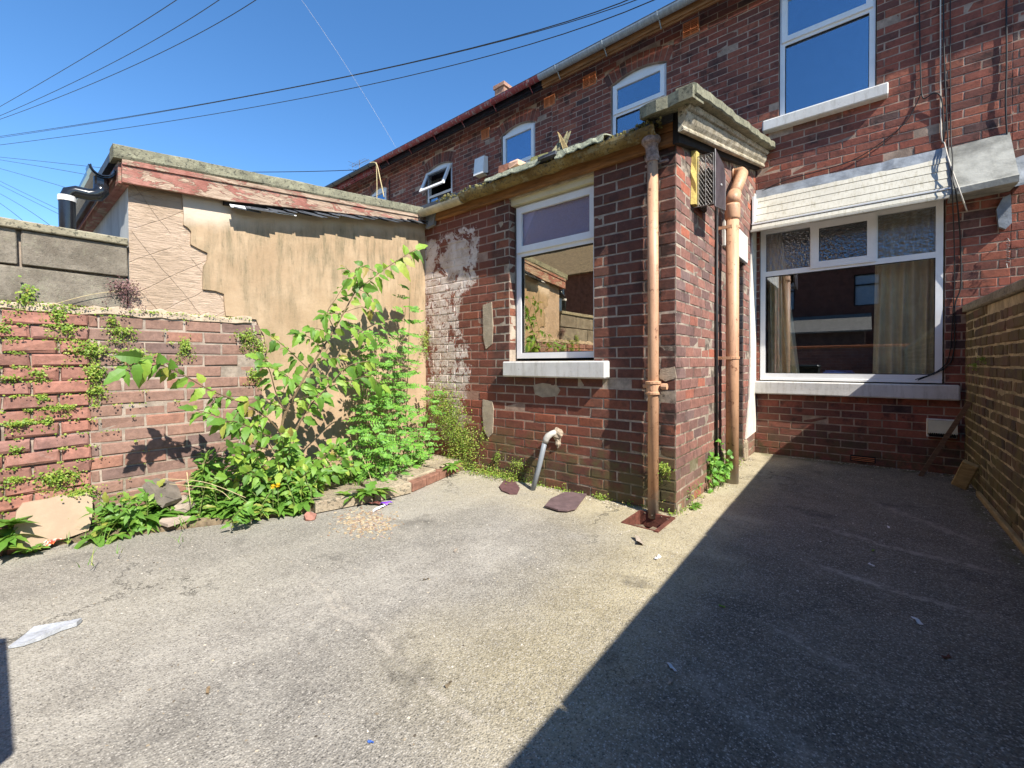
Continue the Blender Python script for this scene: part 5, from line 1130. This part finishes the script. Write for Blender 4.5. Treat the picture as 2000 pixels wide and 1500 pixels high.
def br(pix, X0, X1, r0, r1, start, step, L0, L1, **k):
    n = len(pix); path = spl([W(u, v, 0, X0+(X1-X0)*i/(n-1)) for i, (u, v) in enumerate(pix)]); stems(sm, path, r0, r1); leafy(lm, path, start, step, L0, L1, **k); return path
br([(556, 985), (549, 930), (549, 868), (554, 816), (585, 755), (610, 712), (653, 643), (692, 573)], -3.6, -3.58, .014, .006, .50, .040, .08, .13)
br([(692, 573), (725, 545), (762, 518), (790, 500), (812, 487)], -3.6, -3.42, .005, .003, .05, .036, .11, .16)
br([(552, 850), (520, 815), (480, 790), (415, 764), (350, 728), (300, 707)], -3.6, -3.46, .007, .003, .18, .032, .06, .10)
br([(350, 728), (318, 706), (280, 700), (245, 722)], -3.46, -3.40, .003, .002, .1, .036, .07, .125)
br([(604, 722), (570, 690), (545, 668), (528, 655)], -3.6, -3.52, .004, .002, .05, .034, .06, .10)
br([(575, 850), (600, 800), (640, 755), (680, 715), (722, 705)], -3.6, -3.45, .006, .003, .15, .032, .07, .12)
br([(640, 755), (680, 745), (720, 735), (745, 752)], -3.50, -3.42, .004, .002, .2, .045, .08, .12)
br([(560, 810), (540, 770), (525, 720), (505, 700)], -3.6, -3.50, .005, .002, .15, .034, .06, .10)
br([(653, 643), (640, 610), (655, 585), (670, 560)], -3.6, -3.55, .004, .002, .3, .045, .07, .10)
br([(692, 573), (690, 540), (676, 524)], -3.58, -3.5, .003, .002, .7, .06, .07, .09)
br([(740, 535), (705, 520), (690, 545)], -3.5, -3.45, .003, .002, .1, .035, .07, .11)
br([(653, 643), (690, 640), (725, 665)], -3.6, -3.5, .003, .002, .3, .05, .07, .1)
br([(672, 610), (710, 600), (738, 615)], -3.6, -3.5, .003, .002, .4, .055, .07, .10)
br([(552, 860), (510, 845), (470, 826), (440, 822)], -3.6, -3.42, .005, .003, .2, .035, .07, .12)
br([(552, 880), (500, 870), (440, 820), (380, 800)], -3.55, -3.42, .005, .003, .55, .045, .06, .10)
for (u, v, du, dv) in ((612, 712, 50, -14), (630, 680, -48, -30), (585, 755, -60, -40), (598, 735, 58, 10), (645, 655, -40, -14), (668, 615, -36, 2), (560, 800, -75, -20), (565, 790, 62, -18), (480, 790, -30, 38), (430, 770, -20, 26), (520, 812, -36, 30), (700, 565, 34, 28)):
    br([(u, v), (u+du*.5, v+dv*.5-5), (u+du, v+dv)], -3.58, R.uniform(-3.52, -3.40), .003, .0015, .08, .030, .055, .095)
for k in range(46):
    a = R.uniform(-1, 1); tu = 562+a*125+R.uniform(-20, 20); tv = 935-R.uniform(0, 110)*(1-abs(a)*.5); x1_ = R.uniform(-3.70, -3.32)
    br([(556+a*20, 985), (556+(tu-556)*.5, (985+tv)/2-8), (tu, tv)], -3.6, x1_, .004, .002, .2, .030, .045, .085)
sm.build('stem', 'stem_brown', el); lm.build('foliage', 'leaf', el); LS = 1.

def compound(lm, sm, p, d, n, L, pairs=6, ll=.034):
    d = d.normalized(); s_ = d.cross(n).normalized(); path = [p+d*(L*t)-Vector((0, 0, .28*L*t*t)) for t in (0, .25, .5, .75, 1)]; sm.tube(path, [.0016, .0014, .0012, .001, .0008], 4, cap=False)
    for i in range(pairs):
        t = .22+.74*i/pairs; c = p+d*(L*t)-Vector((0, 0, .28*L*t*t)); q = ll*(1-.35*abs(t-.5))*R.uniform(.85, 1.15)
        for sd in (-1, 1): leaf(lm, c, s_*sd+d*.45+rv(.12), n, q, q*.22, .15, 3, .15)
    leaf(lm, path[-1], d, n, ll*1.1, ll*.25, .1, 3, .1)
rw = thing('rowan_shrub', 'bright green rowan-like shrub with feathery compound leaves in the corner of the render', 'shrub')
lm, sm = MB(), MB()
tops = [((705, 905), (702, 640), -3.78, .0), ((722, 905), (728, 655), -3.72, .0), ((745, 905), (752, 640), -3.75, 0), ((788, 905), (805, 552), -3.78, .0), ((778, 905), (790, 600), -3.72, 0), ((765, 905), (771, 690), -3.7, 0), ((715, 905), (712, 700), -3.66, 0),
        ((700, 920), (690, 840), -3.6, 0), ((720, 925), (715, 800), -3.6, 0), ((745, 925), (745, 800), -3.55, 0), ((765, 925), (770, 815), -3.6, 0), ((785, 920), (800, 810), -3.6, 0), ((800, 915), (825, 835), -3.6, 0), ((812, 905), (838, 850), -3.65, 0), ((690, 925), (668, 880), -3.55, 0), ((735, 930), (730, 850), -3.45, 0), ((775, 930), (785, 860), -3.45, 0), ((755, 935), (757, 880), -3.4, 0), ((800, 925), (812, 870), -3.5, 0), ((820, 800), (846, 765), -3.75, 0)]
for (b, tpx, X_, _) in tops:
    B = W(b[0], b[1], 0, X_); B.z = max(.05, min(B.z, .12)); Tt = W(tpx[0]+R.uniform(-6, 6), tpx[1], 0, X_+R.uniform(-.03, .12)); mid = B.lerp(Tt, .5)+rv(.03)
    path = spl([B, mid, Tt], 8); stems(sm, path, .006, .002); h = (Tt-B).length; tall = h > .8
    n = int(h/.040); st = .12 if not tall else .33
    for k in range(n):
        t = st+(1-st)*k/max(1, n-1)
        if tall and R.random() < (.28 if t > .6 else .1)*(1.5 if tpx[0] > 780 else .8): continue
        q = path[min(len(path)-1, int(t*(len(path)-1)))]; a = k*2.4+R.uniform(-.4, .4)
        d = Vector((math.cos(a)*.8+.25, math.sin(a), R.uniform(.1, .5))); compound(lm, sm, q, d, (Vector((.6, -.3, .8))+rv(.35)).normalized(), R.uniform(.11, .19), R.choice((5, 6, 7)), R.uniform(.034, .048))
sm.build('stem', 'stem_green', rw); lm.build('foliage', 'rowan', rw)

def rosette(mb, c, n, L, wr=.16, lob=.35, up=.5, seg=7):
    for k in range(n):
        a = 2*math.pi*k/n+R.uniform(-.3, .3); d = Vector((math.cos(a), math.sin(a), R.uniform(up*.4, up*1.4))); l = L*R.uniform(.6, 1.1)
        leaf(mb, c+Vector((0, 0, .005)), d, Vector((0, 0, 1))+rv(.25), l, l*wr*R.uniform(.8, 1.2), R.uniform(.3, .8), seg, .15, lob)
def blades(mb, c, n, L, spread=.25, w_=.004):
    for k in range(n):
        a = R.uniform(0, 6.3); l = L*R.uniform(.5, 1.1); d = Vector((math.cos(a)*spread, math.sin(a)*spread, 1)).normalized(); s_ = Vector((-math.sin(a), math.cos(a), 0)); vs = []
        b0 = c+Vector((R.uniform(-.03, .03), R.uniform(-.03, .03), 0))
        for i in range(5): t = i/4; q = b0+d*(l*t)+Vector((math.cos(a), math.sin(a), -.5))*(l*.45*t*t); vs += [q-s_*w_*(1-t*.9), q+s_*w_*(1-t*.9)]
        mb.add(vs, [(2*i, 2*i+1, 2*i+3, 2*i+2) for i in range(4)])
def upright(mb, sm, c, h, n, L, wr=.22):
    path = spl([c, c+Vector((R.uniform(-.03, .03), R.uniform(-.03, .03), h*.5)), c+Vector((R.uniform(-.07, .07), R.uniform(-.07, .07), h))], 5); sm.tube(path, .0025, 5)
    leafy(mb, path, .08, max(.012, h/n), L*.6, L, wr, .4, Vector((.4, -.2, .8)), .18, 1.)
def gb_(u, X_, z=.04):                       # point of the ground (height z) below pixel column u on the plane x = X_
    d = ray(u, 900); t_ = X_/d.x; return Vector((X_, d.y*t_, z))
def weed(name, label, cat, fn, mat='weed', grp=None):
    lm, sm = MB(), MB(); fn(lm, sm)
    if sm.v: t = thing(name, label, cat, grp); sm.build('stem', 'stem_green', t); lm.build('foliage', mat, t)
    else: lm.build(name, mat, label=label, cat=cat, group=grp)
weed('dandelion', 'dandelion rosette growing on the flagstones near the kitchen wall corner', 'dandelion', lambda l, s: rosette(l, gp(883, 912, .1), 16, .15, .15, .45, .9))
weed('dandelion', 'large leafy dandelion rosette on the bed edge above the violet wrapper', 'dandelion', lambda l, s: [rosette(l, gp(715, 965, .09), 14, .19, .2, .3, .9), rosette(l, gp(690, 972, .07), 10, .15, .2, .3, .8), rosette(l, gp(742, 962, .09), 8, .14, .2, .2, 1.)])
weed('weed', 'upright narrow leaved weed with reddish stem left of the sapling foot', 'weed', lambda l, s: [upright(l, s, gb_(R.uniform(385, 432), R.uniform(-3.88, -3.68)), R.uniform(.22, .46), 26, .085, .15) for _ in range(13)])
weed('weed', 'broad leaved weed drooping over the concrete edge below the sapling', 'weed', lambda l, s: [rosette(l, gb_(400+k*36, -3.80+.09*k, .03), 13, .17, .24, .12, .7) for k in range(5)]+[rosette(l, gb_(430+k*40, -3.72+.08*k, .06), 14, .17, .2, .2, 1.) for k in range(5)])
weed('weed', 'dense patch of weeds around the yellow dandelion flower', 'weed', lambda l, s: [upright(l, s, gb_(R.uniform(450, 615), R.uniform(-3.75, -3.32), .03), R.uniform(.10, .28), 13, .075, .22) for _ in range(60)]+[blades(l, gb_(R.uniform(450, 600), R.uniform(-3.7, -3.4), .03), 12, .18) for _ in range(9)])
weed('weed', 'long strap leaved dock plant leaning over the rubble at the left wall', 'weed', lambda l, s: [rosette(l, gb_(245+k*22, -3.93, .04), 8, .27, .13, .1, 1.3) for k in range(3)]+[rosette(l, gb_(285, -3.86, .02), 8, .16, .14, .1, 1.)])
weed('weed', 'trailing bright weed spilling over the concrete below the dock leaves', 'weed', lambda l, s: [upright(l, s, gb_(R.uniform(195, 325), R.uniform(-3.97, -3.80), .02), R.uniform(.05, .26), 11, R.choice((.05, .07, .09)), .22) for _ in range(24)]+[blades(l, gb_(R.uniform(200, 330), -3.9, .03), 8, .16, .5) for _ in range(5)])
weed('weed', 'leafy weed clump at the extreme left edge beside the sandy slab', 'weed', lambda l, s: [rosette(l, gb_(4+k*8, -3.93, .05+.07*k), 12, .14, .22, .2, 1.1) for k in range(3)])
weed('weed', 'small dark green weed in front of the sandy slab', 'weed', lambda l, s: rosette(l, gb_(56, -3.88, .02), 10, .09, .22, .3, 1.4))
weed('weed', 'weed with large round leaf beside the crumpled packet', 'weed', lambda l, s: [rosette(l, gb_(180, -3.86, .03), 5, .13, .26, .05, .5), rosette(l, gb_(228, -3.80, .02), 6, .10, .24, .1, .5)])
weed('grass_tuft', 'tuft of bright grass at the right of the sapling foot', 'grass', lambda l, s: [blades(l, gp(640+R.uniform(0, 70), 945+R.uniform(-14, 8), .08), 16, .20, .35, .0035) for _ in range(7)])
weed('nettle', 'pale leafy climbing weed at the foot of the side wall beside the thick soil pipe', 'weed', lambda l, s: [upright(l, s, Vector((XE+R.uniform(.03, .10), 4.15+R.uniform(-.18, .28), 0)), R.uniform(.12, .42), 9, .062, .42) for _ in range(11)], 'rowan')
weed('weed', 'small grey green sprout at the foot of the side wall near the front corner', 'weed', lambda l, s: upright(l, s, Vector((XE+.03, 3.55, .05)), .12, 10, .05, .12))
weed('weed', 'low bright tuft on the ground right of the front corner of the extension', 'weed', lambda l, s: [rosette(l, Vector((XE+.06, 3.5+.06*k, .0)), 10, .06, .2, .4, .9) for k in range(3)])
fl_ = thing('dandelion_flower', 'twin yellow dandelion flowers standing in the weeds below the sapling', 'flower')
mb = MB(); sm = MB()
for (u, v) in ((543, 948), (533, 951)):
    p = W(u, v, 0, -3.36); sm.tube([p-Vector((0, 0, .15)), p], .002, 5)
    for k in range(46):
        a = k*2.4; rr = .007+.014*(k/46); d = Vector((.5, -.35, .75)).normalized(); s1 = d.cross(Vector((0, 0, 1))).normalized(); s2 = s1.cross(d); q = s1*math.cos(a)+s2*math.sin(a)
        mb.add([p+q*.002, p+q*rr+s1*.002+d*.006, p+q*rr-s1*.002+d*.006, p+q*rr*1.1+d*.004], [(0, 1, 3), (0, 3, 2)])
mb.build('petals', 'yellow', fl_); sm.build('stem', 'stem_green', fl_)
# dry stalks
def stalk(label, pp, r=.0022): cable('dry_stalk', label, pp, r, 'straw', 'stalk')
stalk('long dry straw stalk lying across the weeds left of the sapling', [W(318, 935, 0, -3.7), W(400, 942, 0, -3.55), W(480, 972, 0, -3.4)])
stalk('second dry stalk crossing the weeds just below the long one', [W(330, 945, 0, -3.6), W(420, 955, 0, -3.5), W(450, 975, 0, -3.4)], .0018)
stalk('short upright dry stalk standing among the slab fragments', [W(365, 922, 0, -3.7), W(372, 980, 0, -3.65)], .003)
stalk('curved dry grass stem arching left of the sapling stem', [W(405, 905, 0, -3.7), W(445, 870, 0, -3.65), W(500, 852, 0, -3.6), W(530, 848, 0, -3.6)], .0016)
stalk('thin pale stalk hanging below the purple wall plant', [W(245, 566, 0, XL+.03), W(180, 575, 0, XL+.03), W(120, 590, 0, XL+.03), W(100, 598, 0, XL+.02)], .002)
stalk('dry pale stick leaning in the rowan shrub', [W(705, 885, 0, -3.5), W(716, 912, 0, -3.45), W(726, 940, 0, -3.4)], .003)

# wall herbs
def clump(mb, c, ra, rz, n, s_, ax='X', hang=0.):
    for _ in range(n):
        a = R.gauss(0, .45); b = R.gauss(0, .45); o = abs(R.gauss(0, .5))*min(ra, .06)+.006
        off = Vector((o, a*ra, b*rz-hang*abs(b)*rz)) if ax == 'X' else Vector((a*ra, -o, b*rz)) if ax == 'Y' else Vector((-o, a*ra, b*rz))
        p = c+off; L = s_*R.uniform(.6, 1.3); nrm = ((Vector((1, 0, .4)) if ax == 'X' else Vector((.4, -1, .4)))+rv(.8)).normalized(); d = rv(1); d = (d-nrm*d.dot(nrm)).normalized()
        leaf(mb, p, d, nrm, L, L*.5, .2, 2, .1)
def herb(label, u, v, pw, ph, n, s_=.014, ax='X', mat='herb', c=None, name='wall_herb'):
    c = c or (W(u, v, 0, XL+.012) if ax == 'X' else W(u, v, 1, YE-.008) if ax == 'Y' else W(u, v, 0, XR-.01))
    dd = (c-CAM).dot(FW)/F; mb = MB(); clump(mb, c, pw*dd, ph*dd*.8, int(n*1.1), s_, ax)
    A = Vector((0, 1, 0)) if ax != 'Y' else Vector((1, 0, 0)); O = {'X': Vector((1, 0, 0)), 'Y': Vector((0, -1, 0)), 'x': Vector((-1, 0, 0))}[ax]
    for k in range(3+n//30):
        st = c+A*R.gauss(0, .45)*pw*dd; L = ph*dd*R.uniform(.8, 2.6); dr_ = R.uniform(-.6, .6); path = [st+O*(.012+.01*math.sin(q*2.))+A*(dr_*L*q/5)-Vector((0, 0, L*q/5)) for q in range(6)]
        mb.tube(path, .0009, 3, cap=False); leafy(mb, path, 0, .011, s_*.55, s_*.95, .45, .2, O, 0, 1.1)
    mb.build(name, mat, label=label, cat='wall plant', group='small plants rooted in the wall joints')
for a in [('yellowish herb tuft hanging from the block joint near the left edge', 52, 575, 14, 26, 110), ('bright green tuft at the brick top right of the yellowish one', 117, 612, 12, 24, 130), ('small green sprig at the extreme left edge below the brick top', 2, 640, 10, 14, 60),
          ('green herb below the brick top hanging in a column', 130, 640, 14, 14, 80), ('small tuft at the brick top in the middle of the brick wall', 218, 625, 10, 10, 50), ('wide yellow green tuft two courses under the brick top', 235, 645, 26, 10, 110),
          ('largest spreading green herb clump on the left of the brick wall', 175, 680, 34, 18, 300), ('green clump right of the largest one', 258, 690, 30, 14, 200), ('hanging green clump below the largest one', 185, 725, 18, 18, 170), ('round green clump under the hanging one', 185, 760, 14, 10, 90),
          ('narrow upright herb clump left of the sapling tip', 361, 672, 10, 20, 120), ('reddish trailing herb at the top right end of the brick wall', 480, 655, 24, 16, 200), ('reddish herb tail hanging beside the render edge', 505, 678, 12, 20, 130), ('green tuft on the right end of the bricks halfway down the tail', 496, 730, 14, 12, 110),
          ('thin row of herb in the joint at the left edge', 15, 737, 28, 5, 60), ('small tuft centred left in the sixth joint', 75, 728, 12, 10, 70), ('sprig below it right', 83, 777, 12, 10, 60), ('yellow green row tuft in the middle courses', 122, 795, 24, 8, 110), ('yellow tuft in the middle left', 40, 825, 26, 9, 120), ('small clump right of the yellow one', 92, 822, 10, 9, 60),
          ('lower small tuft near the left edge', 30, 875, 12, 8, 50), ('lower left row tuft', 25, 935, 16, 8, 70), ('large leafy herb clump low on the wall above the sandy slab', 112, 930, 34, 24, 340), ('green herb clump hanging right above the sandy slab', 155, 960, 28, 12, 190)]:
    herb(*a)
herb('purple stemmed herb bush at the end of the block wall', 243, 562, 26, 20, 330, .010, mat='purple')
herb('grey green tuft high in the corner between render and kitchen wall', 845, 622, 10, 28, 190, .012, c=Vector((-3.99, 3.23, 1.45)))
herb('flowering herb tuft on the dark bricks right of the slim rainwater pipe', 1299, 912, 14, 14, 170, .011, 'Y')
herb('small herb at the base of the wall right of the waste pipe', 1108, 962, 12, 12, 90, .012, 'Y'); herb('small herb at the base of the kitchen wall beside the slate', 1176, 972, 10, 12, 80, .012, 'Y')
herb('tiny sprig on the patched joint of the kitchen wall', 944, 850, 5, 8, 30, .012, 'Y'); herb('creeping herb at the wall foot left of the waste pipe', 1015, 905, 24, 16, 150, .011, 'Y'); herb('sprig of creeping herb low on the kitchen wall left part', 975, 890, 10, 16, 100, .010, 'Y')
herb('green moss tuft high on the right yard wall', 1908, 712, 8, 5, 60, .010, 'x'); herb('second moss tuft on the right yard wall nearer its top', 1925, 700, 8, 4, 50, .010, 'x')
# trailing mass in the corner of the kitchen wall, and ground cover
mb = MB()
for _ in range(3600):
    t = R.random(); u = 858+60*t**1.2+R.gauss(0, 14)+ (30*R.random() if R.random() < .3 else 0); v = 770+115*t+R.gauss(0, 16)
    p = W(u, v, 1, YE-.01)
    if p.z < .06 or p.x < XL+.02: continue
    p.y -= abs(R.gauss(0, .05)); clump(mb, p, .006, .006, 1, .014, 'Y')
for _ in range(1100):
    p = Vector((R.uniform(-3.6, -2.6), YE-abs(R.gauss(0, .07))-.01, abs(R.gauss(0, .05))+.01)); p.z += max(0, (-3.2-p.x))*.2
    clump(mb, p, .006, .006, 1, .014, 'Y')
mb.build('trailing_herb', 'herb', kind='stuff', label='tangled trailing herb spreading over the peeling kitchen wall corner', cat='trailing herb')
mb = MB()
for _ in range(2300):
    k = R.random()
    if k < .6: y = R.uniform(.50, 1.6); x = -4.02+abs(R.gauss(0, .45))*(.06+max(0, y-.4)*.5); z = .04
    elif k < .66: y = R.uniform(.1, .5); x = -4.02+abs(R.gauss(0, .04)); z = .02
    else: y = R.uniform(1.6, 3.1); x = R.uniform(-4.0, -3.75+.15*R.random()); z = .07
    p = Vector((x, y, z+abs(R.gauss(0, .02)))); d = rv(1); d.z = abs(d.z)*.8; L = R.uniform(.02, .075); leaf(mb, p, d, Vector((.3, -.2, 1))+rv(.5), L, L*R.uniform(.2, .4), .4, 3, .15)
for _ in range(90): blades(mb, Vector((-4.0+abs(R.gauss(0, .25)), R.uniform(.3, 3.0), .05)), 4, R.uniform(.05, .14), .4, .0025)
mb.build('ground_cover', 'weed', kind='stuff', label='low mixed weeds and grass along the foot of the left walls', cat='ground cover')
mb = MB()                                   # tiny sprigs in the brick joints, mostly at the left
for _ in range(190):
    y = min(1.3, .03+abs(R.gauss(0, .35))); row = R.randint(1, 17); c = Vector((XL+.015, y, row*.0875)); clump(mb, c, .02+.02*R.random(), .008, R.randint(3, 9), .012, 'X')
for _ in range(60): c = Vector((XL+.012, R.uniform(.05, 1.4), 1.53)); clump(mb, c, .03, .01, 5, .010, 'X')
for _ in range(70): c = Vector((XE+.01, R.uniform(YE, 5.5), abs(R.gauss(0, .03)))); clump(mb, c, .03, .01, 5, .012, 'X')
for _ in range(120): c = Vector((R.uniform(-3.0, XE), YE-.01, abs(R.gauss(0, .03)))); clump(mb, c, .03, .01, 4, .012, 'Y')
mb.build('wall_sprigs', 'herb', kind='stuff', label='tiny sprigs and moss growing in the joints of the brick walls', cat='wall moss')
